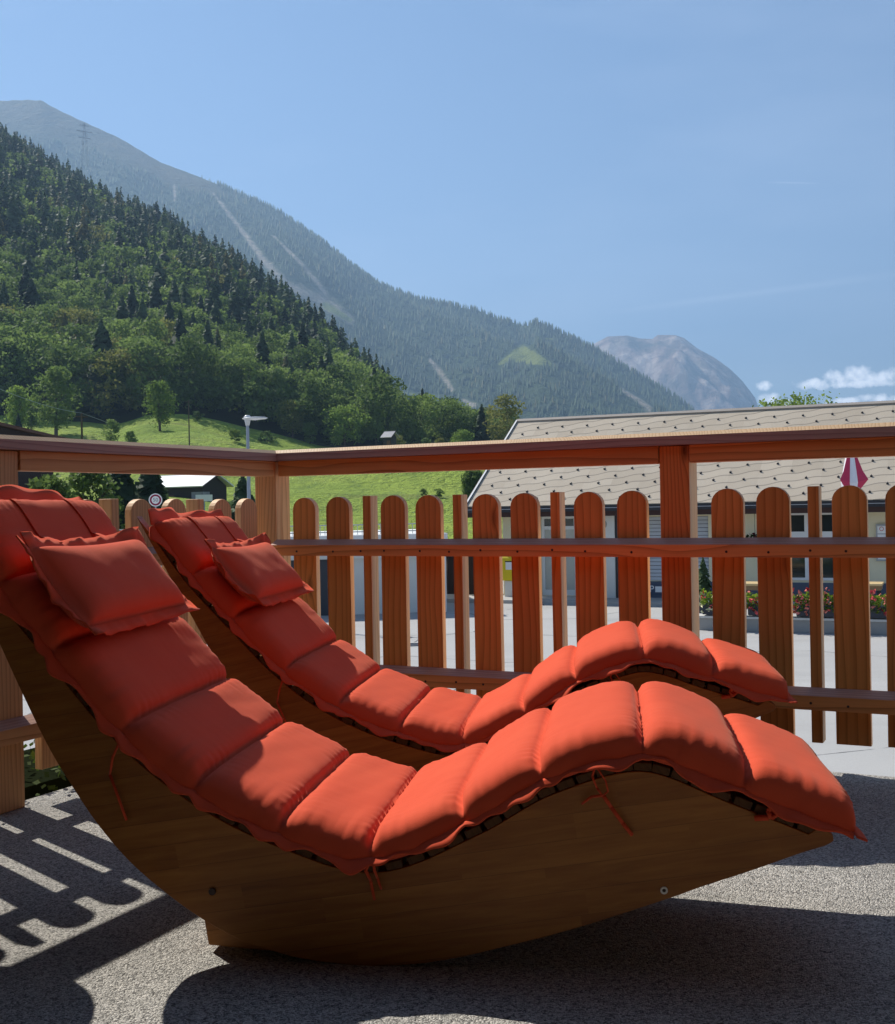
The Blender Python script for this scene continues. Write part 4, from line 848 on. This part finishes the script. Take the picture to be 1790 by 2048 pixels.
wp = MB(); cx_, cz_ = hl(1212, 1048); wp.tube((cx_, -0.351, cz_), (cx_, -0.36, cz_), 0.13, seg=24); wp.build('wall_ornament', plain('ornament_metal', (0.35, 0.33, 0.28), 0.5), house)
# porch slab and steps
px0, px1 = hl(1075, 1200)[0], hl(1160, 1200)[0]
MB().box(px0, px1+0.9, -1.25, -0.062, 0.0, 0.12).build('porch_step', plain('porch_concrete', (0.5, 0.48, 0.44), 0.85), house)
def text(s, size, mat, parent, loc, rot, name='lettering', depth=0.003):
    cu = bpy.data.curves.new(name, 'FONT'); cu.body = s; cu.size = size; cu.extrude = depth; cu.align_x = 'CENTER'; cu.align_y = 'CENTER'; o = bpy.data.objects.new(name, cu); C.objects.link(o)
    dg = bpy.context.evaluated_depsgraph_get(); me = bpy.data.meshes.new_from_object(o.evaluated_get(dg)); bpy.data.objects.remove(o); me.materials.clear(); me.materials.append(mat); return link(name, me, parent, loc, rot)
# parking sign on the plinth
a0, b0 = hl(1299, 1186, 0.08); a1, b1 = hl(1320, 1171, 0.08)
SIGNBLUE = plain('sign_dark_blue', (0.06, 0.08, 0.13), 0.5); 
ps = empty('parking_sign', (0, 0, 0), 0, 'dark parking sign with a white P on the plinth under the roller shutter', 'sign'); ps.location = (*(Pw+ub*((a0+a1)/2)+nb*0.065), ZG+(b0+b1)/2); ps.rotation_euler = (0, 0, HR)
wS = (a1-a0); hS = b1-b0; MB().box(-wS*0.55, wS*0.85, -0.012, -0.001, -hS*0.75, hS*0.75).build('plate', SIGNBLUE, ps); text('P', hS*1.25, WHITE, ps, (-wS*0.28, -0.016, 0), (math.pi/2, 0, 0)); MB().box(wS*0.05, wS*0.75, -0.018, -0.0125, -hS*0.38, hS*0.38).build('white_panel', WHITE, ps)
# menu box on the right wall
a0, b0 = hl(1753, 1122, 0.05); a1, b1 = hl(1790, 1048, 0.05); mb_ = empty('menu_box', (0, 0, 0), HR, 'grey glazed menu box on the cream wall at the right edge', 'sign'); mb_.location = (*(Pw+ub*((a0+a1)/2)), ZG+(b0+b1)/2)
w2, h2 = (a1-a0)/2, (b1-b0)/2; MB().box(-w2, w2, -0.10, -0.002, -h2, h2).build('box', plain('box_metal', (0.42, 0.42, 0.42), 0.4), mb_, 0.01); MB().box(-w2+0.04, w2-0.04, -0.108, -0.1005, -h2+0.05, h2*0.45).build('sheet', WHITE, mb_); MB().box(-w2+0.04, w2-0.04, -0.109, -0.1006, h2*0.5, h2-0.05).build('header', WHITE, mb_)
hd_ = MB()
for k in range(20): t0, t1 = math.pi*2*k/20, math.pi*2*(k+1)/20; hd_.tube((-w2*0.4+0.05*math.cos(t0), -0.1105, h2*0.75+0.05*math.sin(t0)), (-w2*0.4+0.05*math.cos(t1), -0.1105, h2*0.75+0.05*math.sin(t1)), 0.007, seg=5)
hd_.build('emblem_ring', plain('sign_red', (0.5, 0.05, 0.04), 0.5), mb_)
# yellow letter box on a pale post
a0, b0 = hl(1011, 1160, 0.35); a1, b1 = hl(1024, 1112, 0.35); lb_ = empty('letter_box', (*(Pw+ub*((a0+a1)/2+0.12)+nb*0.35), ZG), HR, 'yellow post letter box on a pale pedestal at the left corner of the house', 'letter box')
YEL = plain('post_yellow', (0.75, 0.58, 0.02), 0.45, 0.4, var=0.05); bw = 0.26
o = MB(); o.prism([(-0.20, b0), (0.0, b0-0.02), (0.0, b1-0.05), (-0.05, b1), (-0.16, b1), (-0.20, b1-0.06)], -bw, bw); o.v = [(y, x, z) for x, y, z in o.v]; o.f = [f[::-1] for f in o.f]; bx_ = o.build('box', YEL, lb_, 0.01)
MB().box(-0.14, 0.16, -0.204, -0.2005, b0+0.28*(b1-b0)+0.12, b0+0.62*(b1-b0)+0.1).build('notice', WHITE, lb_); MB().box(-0.16, 0.16, -0.204, -0.2005, b1-0.17, b1-0.14).build('slot', DKMET, lb_); MB().box(-0.2, 0.2, -0.16, -0.02, 0.0, b0-0.021).build('pedestal', GREYP, lb_)
# hanging flower basket by the wall
def blossoms(name, P, size, rng, mat):
    V, F = [], []
    for p in P:
        b = len(V)
        for k in range(6): q = rng.normal(size=3); q /= np.linalg.norm(q); V.append(p+q*size*(0.7+0.5*rng.random()))
        F += [[b, b+1, b+2, b+3], [b+1, b+4, b+2, b+5], [b, b+4, b+3, b+5], [b+2, b+5, b, b+1]]
    return npmesh(name, V, F, mat)
REDF = plain('geranium_red', (0.75, 0.10, 0.10), 0.6, 0.2, var=0.25, scale=30); PINKF = plain('geranium_coral', (0.85, 0.26, 0.20), 0.6, 0.2, var=0.2, scale=30); WHTF = plain('cream_flowers', (0.75, 0.72, 0.45), 0.6, 0.2)
LEAFG = leaf('geranium_leaves', (0.20, 0.32, 0.03), (0.48, 0.56, 0.07), nscale=12, trans=0.5)
rg = np.random.default_rng(9)
hx, hz = hl(1510, 1086, 0.4); hb_ = empty('hanging_basket', (*(Pw+ub*hx+nb*0.4), ZG+hz), HR, 'hanging basket of dark red flowers on the cream wall', 'plant')
MB().lathe([(0.06, -0.16), (0.16, -0.02), (0.17, 0.02), (0.15, 0.02)]).build('bowl', DKMET, hb_); q = rg.normal(size=(260, 3)); q = q/np.linalg.norm(q, axis=1)[:, None]*np.array([0.30, 0.26, 0.24])*(0.5+0.6*rg.random((260, 1))); V, F = leafq(q+[0, 0, 0.02], 0.035, rg); link('foliage', npmesh('foliage', V, F, M['hedge']), hb_)
q = rg.normal(size=(26, 3)); q = q/np.linalg.norm(q, axis=1)[:, None]*np.array([0.32, 0.28, 0.26]); link('flowers', blossoms('flowers', q, 0.04, rg, plain('dark_red_petals', (0.25, 0.02, 0.03), 0.7)), hb_)
MB().tube((0, 0, 0.02), (0, 0, zt-hz-0.0), 0.006, seg=5).build('hook_rod', DKMET, hb_)
# terrace kerb wall with flower boxes in front of the restaurant side
YPL = 25.6
pk0 = at(1397, 1262, YPL); kb = empty('planter_wall', (pk0[0], pk0[1], ZG), HR, 'low concrete wall carrying the geranium boxes', 'wall')
def kl(x, y, off=0.0): q = onplane(x, y, pk0[:2]+nb*off, nb); return float((q[:2]-pk0[:2])@ub), float(q[2]-ZG)
zk = kl(1450, 1237)[1]; MB().box(0, 12, 0, 0.35, 0.0, zk).build('wall', plain('stained_concrete', (0.33, 0.32, 0.30), 0.9, var=0.25, scale=1.2, bump=0.3), kb, 0.01); MB().box(-0.03, 12, -0.03, 0.38, zk+0.001, zk+0.05).build('coping', plain('coping_concrete', (0.55, 0.54, 0.5), 0.85), kb)
BOXM = plain('anthracite_planter', (0.045, 0.05, 0.065), 0.5, 0.3); z0p, z1p = kl(1450, 1235)[1]+0.06, kl(1450, 1200)[1]
cols_ = ['white-flowering box at the left end', 'second flower box from the left', 'third flower box from the left', 'fourth flower box from the left', 'flower box at the right edge of the photo', 'flower box just beyond the right edge']
for k in range(6):
    xk = 0.08+k*1.0; pw_ = pk0[:2]+ub*(xk+0.45)-nb*0.17
    r_ = empty('flower_box', (pw_[0], pw_[1], ZG+z0p-0.005), HR, 'anthracite geranium box on the low wall, '+cols_[k], 'flower box', 'flower boxes on the low wall')
    hh_ = z1p-z0p-0.08; bo = MB(); bo.prism([(-0.44, 0.0), (0.44, 0.0), (0.46, hh_), (-0.46, hh_)], -0.15, 0.15); bo.build('box', BOXM, r_, 0.01)
    q = rg.random((900, 3))*[0.96, 0.44, 0.34]-[0.48, 0.22, 0.08]; q[:, 2] += hh_; q[:, 2] += 0.06*np.sin(q[:, 0]*9+k); V, F = leafq(q, 0.028, rg); link('foliage', npmesh('foliage', V, F, LEAFG), r_)
    q = rg.random((70, 3))*[1.0, 0.20, 0.54]-[0.50, 0.30, 0.24]; q[:, 2] += hh_+0.06; sel = rg.random(70) < (0.5 if k % 2 else 0.75)
    link('flowers', blossoms('flowers', q[sel], 0.052, rg, WHTF if k == 0 else REDF if k % 2 else PINKF), r_); link('flowers', blossoms('flowers', q[~sel], 0.048, rg, PINKF if k % 2 else REDF), r_)
# tables behind the flower boxes
TBL = plain('table_pine', (0.62, 0.45, 0.22), 0.5, 0.3)
for lab, xa, xb in (('light wooden table left of the large window, behind the flower boxes', 1486, 1560), ('light wooden table right of the large window, behind the flower boxes', 1700, 1764)):
    pa, pb = at(xa, 1166, 28.2), at(xb, 1166, 28.2); L_ = float(np.linalg.norm((pb-pa)[:2])); zt2 = float(pa[2]-ZG); r_ = empty('table', ((pa[0]+pb[0])/2, (pa[1]+pb[1])/2, ZG), HR, lab, 'table', 'tables on the restaurant side')
    MB().box(-L_/2, L_/2, -0.4, 0.4, zt2-0.05, zt2).build('table_top', TBL, r_, 0.005); MB().box(-L_/2+0.03, L_/2-0.03, -0.37, 0.37, zt2-0.16, zt2-0.051).build('apron', plain('table_apron', (0.25, 0.16, 0.08), 0.6), r_)
    for i in (-1, 1):
        for j in (-1, 1): MB().box(i*(L_/2-0.1)-0.03, i*(L_/2-0.1)+0.03, j*0.3-0.03, j*0.3+0.03, 0, zt2-0.161).build('leg', DKMET, r_)
# closed parasol
pq = at(1703, 975, 27.0); r_ = empty('closed_parasol', (pq[0], pq[1], ZG), math.pi/3, 'closed red and white parasol in front of the tiled roof', 'parasol')
zb = pq[2]-ZG-0.12; zt3 = float(at(1703, 884, 27.0)[2]-ZG); MB().tube((0, 0, 0), (0, 0, zt3+0.1), 0.022, seg=10).build('pole', WHITE, r_); MB().lathe([(0.3, 0), (0.3, 0.06), (0.05, 0.1), (0.04, 0.3)]).build('base', GREYP, r_)
for ci, mt_ in enumerate((plain('parasol_red', (0.55, 0.045, 0.11), 0.7), plain('parasol_white', (0.80, 0.80, 0.84), 0.7))):
    o = MB(); hC = zt3-zb
    for k in range(6):
        if (k % 2) != ci: continue
        t0 = 2*math.pi*k/6; t1 = t0+2*math.pi/6; tm = (t0+t1)/2; rw = 0.38 if ci == 0 else 0.24
        pts = [(0.03, 0, zt3), (0, 0, 0)]; 
        prof = [(0.0, 0.03, 0.03), (0.3, 0.10, 0.13), (0.62, 0.16, 0.26 if ci == 0 else 0.2), (0.80, 0.19, rw), (1.0, 0.15, 0.2)]; b = len(o.v)
        for (t, ri, ro) in prof:
            z = zt3-hC*t*(1.0 if ci else 0.93); dz = -0.07*t if ci == 0 else 0
            for (ang, r) in ((t0, ri), (tm, ro), (t1, ri)): o.v.append((r*math.cos(ang), r*math.sin(ang), z+(dz if r == ri else 0)))
            for (ang, r) in ((t0, ri-0.012), (tm, ro-0.014), (t1, ri-0.012)): o.v.append((r*math.cos(ang), r*math.sin(ang), z+(dz if r == ri-0.012 else 0)))
        for i in range(len(prof)-1):
            for j in (0, 1):
                a = b+i*6+j; o.f.append([a, a+6, a+7, a+1]); o.f.append([a+3, a+4, a+10, a+9])
    o.m = [0]*len(o.f); o.build('canopy_panels', mt_, r_, smooth=False)
# potted conifer by the shutter
pc_ = at(1407, 1178, 29.5); r_ = empty('potted_shrub', (pc_[0], pc_[1], ZG), 0, 'slim dark potted conifer in front of the roller shutter', 'plant'); zp_ = pc_[2]-ZG
MB().lathe([(0.16, 0), (0.22, zp_*0.9), (0.2, zp_*0.9), (0.1, zp_*0.8)]).build('pot', BOXM, r_); V, F = conif(22, 16, rg, 0.24, 0.0); V = V*[1, 1, 1]*0.95; V[:, 2] += zp_*0.8; link('foliage', npmesh('foliage', V, F, M['con']), r_)

# ------------------------------------------------------------------ garage with roof railing, left of the house
YG = 30.5; pg0 = at(560, 1240, YG); gv = ub; pg1 = at(893, 1228, 31.2)
gu = (pg1-pg0)[:2]; gl = float(np.linalg.norm(gu)); gu = gu/gl; gn = np.array([gu[1], -gu[0]]); GR = math.atan2(gu[1], gu[0])
gar = empty('garage', (pg0[0], pg0[1], ZG), GR, 'flat-roofed white garage with a railing on its roof, left of the tiled house', 'garage')
def gl_(x, y): q = onplane(x, y, pg0[:2], gn); return float((q[:2]-pg0[:2])@gu), float(q[2]-ZG)
ztg = gl_(720, 1070)[1]; MB().box(-5, gl, 0.0, 6, 0, ztg-0.45).build('wall', GREYP, gar); MB().box(-5.1, gl+0.05, -0.12, 6.1, ztg-0.449, ztg).build('parapet', WHF, gar)
MB().box(-5.1, gl+0.05, -0.125, -0.121, ztg-0.62, ztg-0.46).build('lintel_band', GREYP, gar); ga = gl_(636, 1100)[0]; gb_ = gl_(668, 1100)[0]
MB().box(ga-1.9, gb_, -0.02, -0.001, 0.0, ztg-0.63).build('garage_door', plain('garage_door_grey', (0.05, 0.055, 0.065), 0.5), gar)
MB().box(gl-0.35, gl+0.0, -0.10, -0.001, 0, ztg-0.63).build('corner_pier', WHF, gar)
rl = MB(); nb_ = 0; x = -5.0; zr0 = ztg; rh = gl_(720, 1049)[1]-ztg
rl.box(-5.05, gl, 0.5, 0.53, zr0+rh-0.03, zr0+rh); rl.box(-5.05, gl, 0.5, 0.53, zr0+0.06, zr0+0.09)
while x < gl: rl.box(x-0.008, x+0.008, 0.508, 0.524, zr0, zr0+rh-0.03); x += 0.125
rl.build('roof_railing', plain('galvanised', (0.42, 0.45, 0.42), 0.45, 0.5), gar)
# dark box added to fill the dark opening in the gap
ps0 = at(893, 1222, 36); sd_ = empty('dark_gap_filler', (ps0[0], ps0[1], ZG), GR, 'dark box added to fill the dark opening between garage and house', 'shed')
hsd = float(at(893, 1112, 36)[2]-ZG); MB().box(0.05, 1.0, 0, 2, 0, hsd).build('wall', plain('gap_filler_dark', (0.03, 0.02, 0.02), 0.8), sd_); MB().box(-0.05, 1.15, -0.1, 2.1, hsd+0.001, hsd+0.09).build('roof', plain('gap_filler_top', (0.35, 0.25, 0.2), 0.7), sd_); MB().tube((0.55, -0.03, 0.0), (0.50, -0.03, hsd-0.1), 0.02, seg=6).build('pipe', WHF, sd_)
# ground-level terrace strip beside house (pale paving)
tag(slab('pavement', [np.array(p) for p in ((Pw-ub*3.5+nb*1.6), (Pw+ub*24+nb*1.6), (Pw+ub*24-nb*0.2), (Pw-ub*3.5-nb*0.2))][::-1], ZG-0.1, ZG+0.10, plain('paving', (0.42, 0.41, 0.39), 0.9, var=0.15, scale=0.8, bump=0.2)), kind='structure')

# ------------------------------------------------------------------ left side: lamp, signs, barn, chalets, poles
STEEL = plain('lamp_steel', (0.30, 0.34, 0.40), 0.45, 0.5, metal=0.3); STW = plain('lamp_head_paint', (0.62, 0.64, 0.66), 0.4, 0.4)
pl = at(498, 1000, 29.0); r_ = empty('street_lamp', (pl[0], pl[1], -2.0), 0, 'slim grey street lamp with a flat disc head rising behind the fence corner', 'street lamp')
zl = float(at(498, 840, 29.0)[2]+2.0); MB().tube((0, 0, 0), (0, 0, zl), 0.062, 0.038, 14).build('pole', STEEL, r_); 
o = MB(); o.lathe([(0.02, 0.0), (0.10, 0.012), (0.30, 0.03), (0.34, 0.05), (0.30, 0.068), (0.1, 0.085), (0.02, 0.09)], seg=24); o.v = [(x*0.95+0.19, y*0.8, z+0.035*(x+0.34)*0-0.05*(x-0.0)*(-0.4)) for x, y, z in o.v]; hd_o = o.build('lamp_head', STW, r_, smooth=True); hd_o.location = (0, 0, zl-0.01)
MB().lathe([(0.045, -0.12), (0.075, 0.0), (0.09, 0.10), (0.05, 0.14)], seg=14).build('collar', STW, r_, smooth=True, loc=(0, 0, zl-0.02))
ps_ = at(311, 1000, 45); r_ = empty('speed_sign', (ps_[0], ps_[1], -2.0), R(14), 'round white road sign with a dark red ring above the left pickets', 'sign')
zs = float(ps_[2]+2.0); rr_ = 0.255; MB().tube((0, 0.03, 0), (0, 0.03, zs+0.2), 0.03, seg=8).build('pole', STEEL, r_)
o = MB(); o.tube((0, 0, zs), (0, 0.02, zs), rr_, seg=32); o.build('disc', WHITE, r_)
rg_ = MB()
for k in range(32):
    t0, t1 = 2*math.pi*k/32, 2*math.pi*(k+1)/32; b = len(rg_.v)
    for (t, r) in ((t0, 0.15), (t0, 0.215), (t1, 0.215), (t1, 0.15)): rg_.v.append((r*math.cos(t), -0.004, zs+r*math.sin(t)))
    rg_.f.append([b, b+1, b+2, b+3]); rg_.m.append(0)
rg_.build('red_ring', plain('sign_dark_red', (0.28, 0.01, 0.05), 0.5), r_)
text('50', 0.20, plain('sign_grey', (0.25, 0.25, 0.27), 0.6), r_, (0, -0.006, zs), (math.pi/2, 0, 0))
pb_ = at(632, 996, 60) if False else at(408, 996, 70); r_ = empty('notice_board', (pb_[0], pb_[1], float(ground_z(np.array(pb_[0]/70), np.array(70.)))), R(10), 'small white board on a post in front of the barn', 'sign')
zz_ = float(pb_[2]-r_.location[2]); MB().box(-0.5, 0.5, 0, 0.05, zz_-0.2, zz_+0.2).build('board', WHITE, r_); MB().box(-0.05, 0.05, 0.051, 0.12, 0, zz_).build('post', STEEL, r_)
OLDW = wood('old_barn_wood', (0.014, 0.010, 0.010), (0.045, 0.034, 0.032), 'X', 12, knots=False); WROOF = plain('bright_sheet_roof', (0.62, 0.62, 0.64), 0.5, 0.3, var=0.08, scale=0.6); STONE = plain('grey_stone', (0.30, 0.29, 0.31), 0.9, var=0.3, scale=2.0, bump=0.4)
def gable_house(name, label, cat, apex, eaveL, length_px, Y, rz, wall, roofm, span, base_y, over=0.6, stone=None, snow=0.0):
    """gable end towards the viewer's right: apex pixel and eave pixel give the size; the ridge runs back-left"""
    A_, E_ = at(*apex, Y), at(*eaveL, Y); zr = A_[2]; ze = E_[2]; g_z = float(at(apex[0], base_y, Y)[2])
    r_ = empty(name, (A_[0], A_[1], g_z), rz, label, cat); hz_, he = zr-g_z, ze-g_z; h = span/2; L_ = length_px/FPX*Y
    wl_ = MB(); wl_.prism([(-h+over, 0), (h-over, 0), (h-over, he+0.02), (0, hz_-0.16), (-h+over, he+0.02)], 0, 0.25); wl_.v = [(-0.5-y_, x_, z_) for x_, y_, z_ in wl_.v]; wl_.f = [f[::-1] for f in wl_.f]
    wl_.box(-L_+0.5, -0.751, -h+over, -h+over+0.25, 0, he); wl_.box(-L_+0.5, -0.751, h-over-0.25, h-over, 0, he); wl_.box(-L_+0.25, -L_+0.499, -h+over, h-over, 0, he); wl_.build('wall', wall, r_)
    ang = math.atan2(hz_-he, h); sl_ = math.hypot(hz_-he, h)+0.05
    for sg in (1, -1):
        o = MB(); o.box(-L_, 0.0, 0.0, sl_, -0.12, 0.0); ro = o.build('roof', roofm, r_); ro.location = (0, -h, he) if sg > 0 else (-L_, h, he); ro.rotation_euler = (ang, 0, 0 if sg > 0 else math.pi)
        MB().box(0.001, 0.05, 0.0, sl_, -0.2, -0.02).build('verge_board', OLDW, ro) if sg > 0 else None
    if stone: MB().box(-1.9, -0.45, -h+over-0.06, -h+over-0.001, 0, he*0.8).build('stone_corner', STONE, r_); MB().box(-0.499, -0.44, -h+over-0.05, -h+over+0.9, 0, he*0.8).build('stone_corner', STONE, r_)
    MB().box(-L_*0.55, -L_*0.55+0.9, -h+over-0.04, -h+over-0.001, he*0.35, he*0.72).build('shutter', plain('shutter_brown', (0.12, 0.06, 0.03), 0.7), r_)
    return r_
gable_house('barn', 'dark timber barn with a white sheet roof and stone corner, seen under the left handrail', 'barn', (437, 947), (418, 972), 190, 112, R(-30), OLDW, WROOF, 4.6, 1030, stone=True)
gable_house('hut', 'tiny dark hut with a grey roof between the trees above the handrail', 'hut', (791, 862), (776, 875), 26, 230, R(-28), OLDW, plain('hut_roof', (0.33, 0.32, 0.34), 0.7), 3.4, 897)
gable_house('chalet', 'brown chalet roof at the left edge just above the handrail', 'house', (-25, 838), (36, 874), 300, 48, R(-62), OLDW, plain('brown_roof', (0.10, 0.06, 0.045), 0.8, var=0.2), 6.5, 1060)
gable_house('chalet', 'dark timber chalet just right of the left post, under the handrail', 'house', (40, 936), (75, 950), 160, 52, R(-20), OLDW, plain('dark_roof', (0.07, 0.05, 0.045), 0.8), 4.0, 1080)
def pole(px_, topy, Y, label, w=0.11, arms=False):
    p = at(px_, topy, Y); z0 = float(ground_z(np.array(p[0]/Y), np.array(float(Y)))); r_ = empty('utility_pole', (p[0], p[1], z0), 0.5, label, 'pole'); MB().tube((0, 0, -0.2), (0, 0, p[2]-z0), w, w*0.7, 8).build('shaft', M['bark'], r_)
    MB().tube((-0.5, 0, p[2]-z0-0.3), (0.5, 0, p[2]-z0-0.3), 0.05, seg=6).build('crossbar', M['bark'], r_); return p
pA = pole(163, 826, 95, 'thin wooden utility pole on the meadow above the left handrail'); pole(377, 800, 175, 'utility pole on the green slope behind the tall rounded tree')
o = MB(); q0 = at(-60, 752, 60); wp_ = [tuple(q0+(pA-q0)*t-np.array([0, 0, 1])*1.2*4*t*(1-t)*0.25) for t in np.linspace(0, 1, 14)]; q1 = at(215, 845, 135); wp_ += [tuple(pA+(q1-pA)*t) for t in np.linspace(0.1, 1, 5)]
o.path(wp_, 0.016, 5); tag(o.build('overhead_wire', STEEL), 'thin overhead wire running from the left edge down to the utility pole', 'wire')
# lattice pylon on the crest of the wooded hill
pp = at(170, 322, 930); pt_ = at(170, 246, 930); hP = float(pt_[2]-pp[2]); r_ = empty('pylon', (pp[0], pp[1], pp[2]-12), 0.6, 'faint lattice pylon standing on the crest of the wooded hill', 'pylon'); hP += 12; o = MB()
for k in range(8):
    z0_, z1_ = hP*k/8, hP*(k+1)/8; w0, w1 = 3.2*(1-k/8.6), 3.2*(1-(k+1)/8.6)
    cs = [(-1, -1), (1, -1), (1, 1), (-1, 1)]
    for i, (a_, b_) in enumerate(cs): c2_ = cs[(i+1) % 4]; o.tube((a_*w0, b_*w0, z0_), (a_*w1, b_*w1, z1_), 0.09, seg=4, caps=False); o.tube((a_*w0, b_*w0, z0_), (c2_[0]*w1, c2_[1]*w1, z1_), 0.05, seg=4, caps=False)
o.build('lattice', STEEL, r_); ar = MB()
for z_, w_ in ((0.72, 5), (0.84, 6.5), (0.95, 4)): ar.tube((-w_, 0, hP*z_), (w_, 0, hP*z_), 0.2, seg=5)
ar.build('arms', STEEL, r_)
# clipped hedge outside the left fence
hg = pL+nL*0.28; r_ = empty('hedge', (hg[0], hg[1], -2.0), math.atan2(uL[1], uL[0]), 'dense green hedge growing along the outer edge of the terrace, left of the near lounger', 'hedge')
q = rg.random((34000, 3)); q = q*[4.6, 0.55, 2.16]-[0.1, 0.27, 0]; q = q[(q[:, 2] > 1.1)]; q[:, 2] += 0.05*np.sin(q[:, 0]*5); V, F = leafq(q, 0.011, rg, 0.4); link('foliage', npmesh('foliage', V, F, M['hedge']), r_)
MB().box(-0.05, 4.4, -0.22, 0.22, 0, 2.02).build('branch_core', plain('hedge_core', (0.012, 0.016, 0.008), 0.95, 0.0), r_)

# ------------------------------------------------------------------ haze: even pale air round the whole scene
g_ = bpy.data.materials.new('valley_haze'); g_.use_nodes = True; t_ = g_.node_tree; t_.nodes.clear(); ho = t_.nodes.new('ShaderNodeOutputMaterial'); pv = t_.nodes.new('ShaderNodeVolumePrincipled')
pv.inputs['Color'].default_value = (0.42, 0.66, 1.0, 1); pv.inputs['Density'].default_value = 1.75e-4; pv.inputs['Anisotropy'].default_value = 0.25; t_.links.new(pv.outputs[0], ho.inputs['Volume'])
hz_ = MB(); hz_.box(-7700, 7700, -400, 8700, -62, 1750); tag(hz_.build('haze', g_), kind='stuff')
# unseen round stand-in left of the view, added to cast the deck shadow
r_ = empty('shadow_caster', (-1.27, 2.36, 0), 0, 'unseen round stand-in left of the near lounger head, added to cast the deck shadow', 'table')
MB().lathe([(0.245, 0.515), (0.26, 0.525), (0.26, 0.545), (0.25, 0.55)], seg=40).build('table_top', DARKW, r_); MB().lathe([(0.19, 0.0), (0.2, 0.02), (0.17, 0.25), (0.2, 0.514)], seg=32).build('base', DARKW, r_)
pm = ray(826, 1290); pm = O3+pm*((-2.0-EYE)/pm[2]); r_ = empty('manhole_cover', (pm[0], pm[1], -2.0), 0, 'round cast iron manhole cover in the pale street behind the fence', 'manhole cover'); MB().lathe([(0.34, 0.002), (0.34, 0.008), (0.3, 0.010)], seg=28).build('cover', DKMET, r_); MB().lathe([(0.42, 0.001), (0.42, 0.005), (0.35, 0.006)], seg=28).build('frame', GREYP, r_)
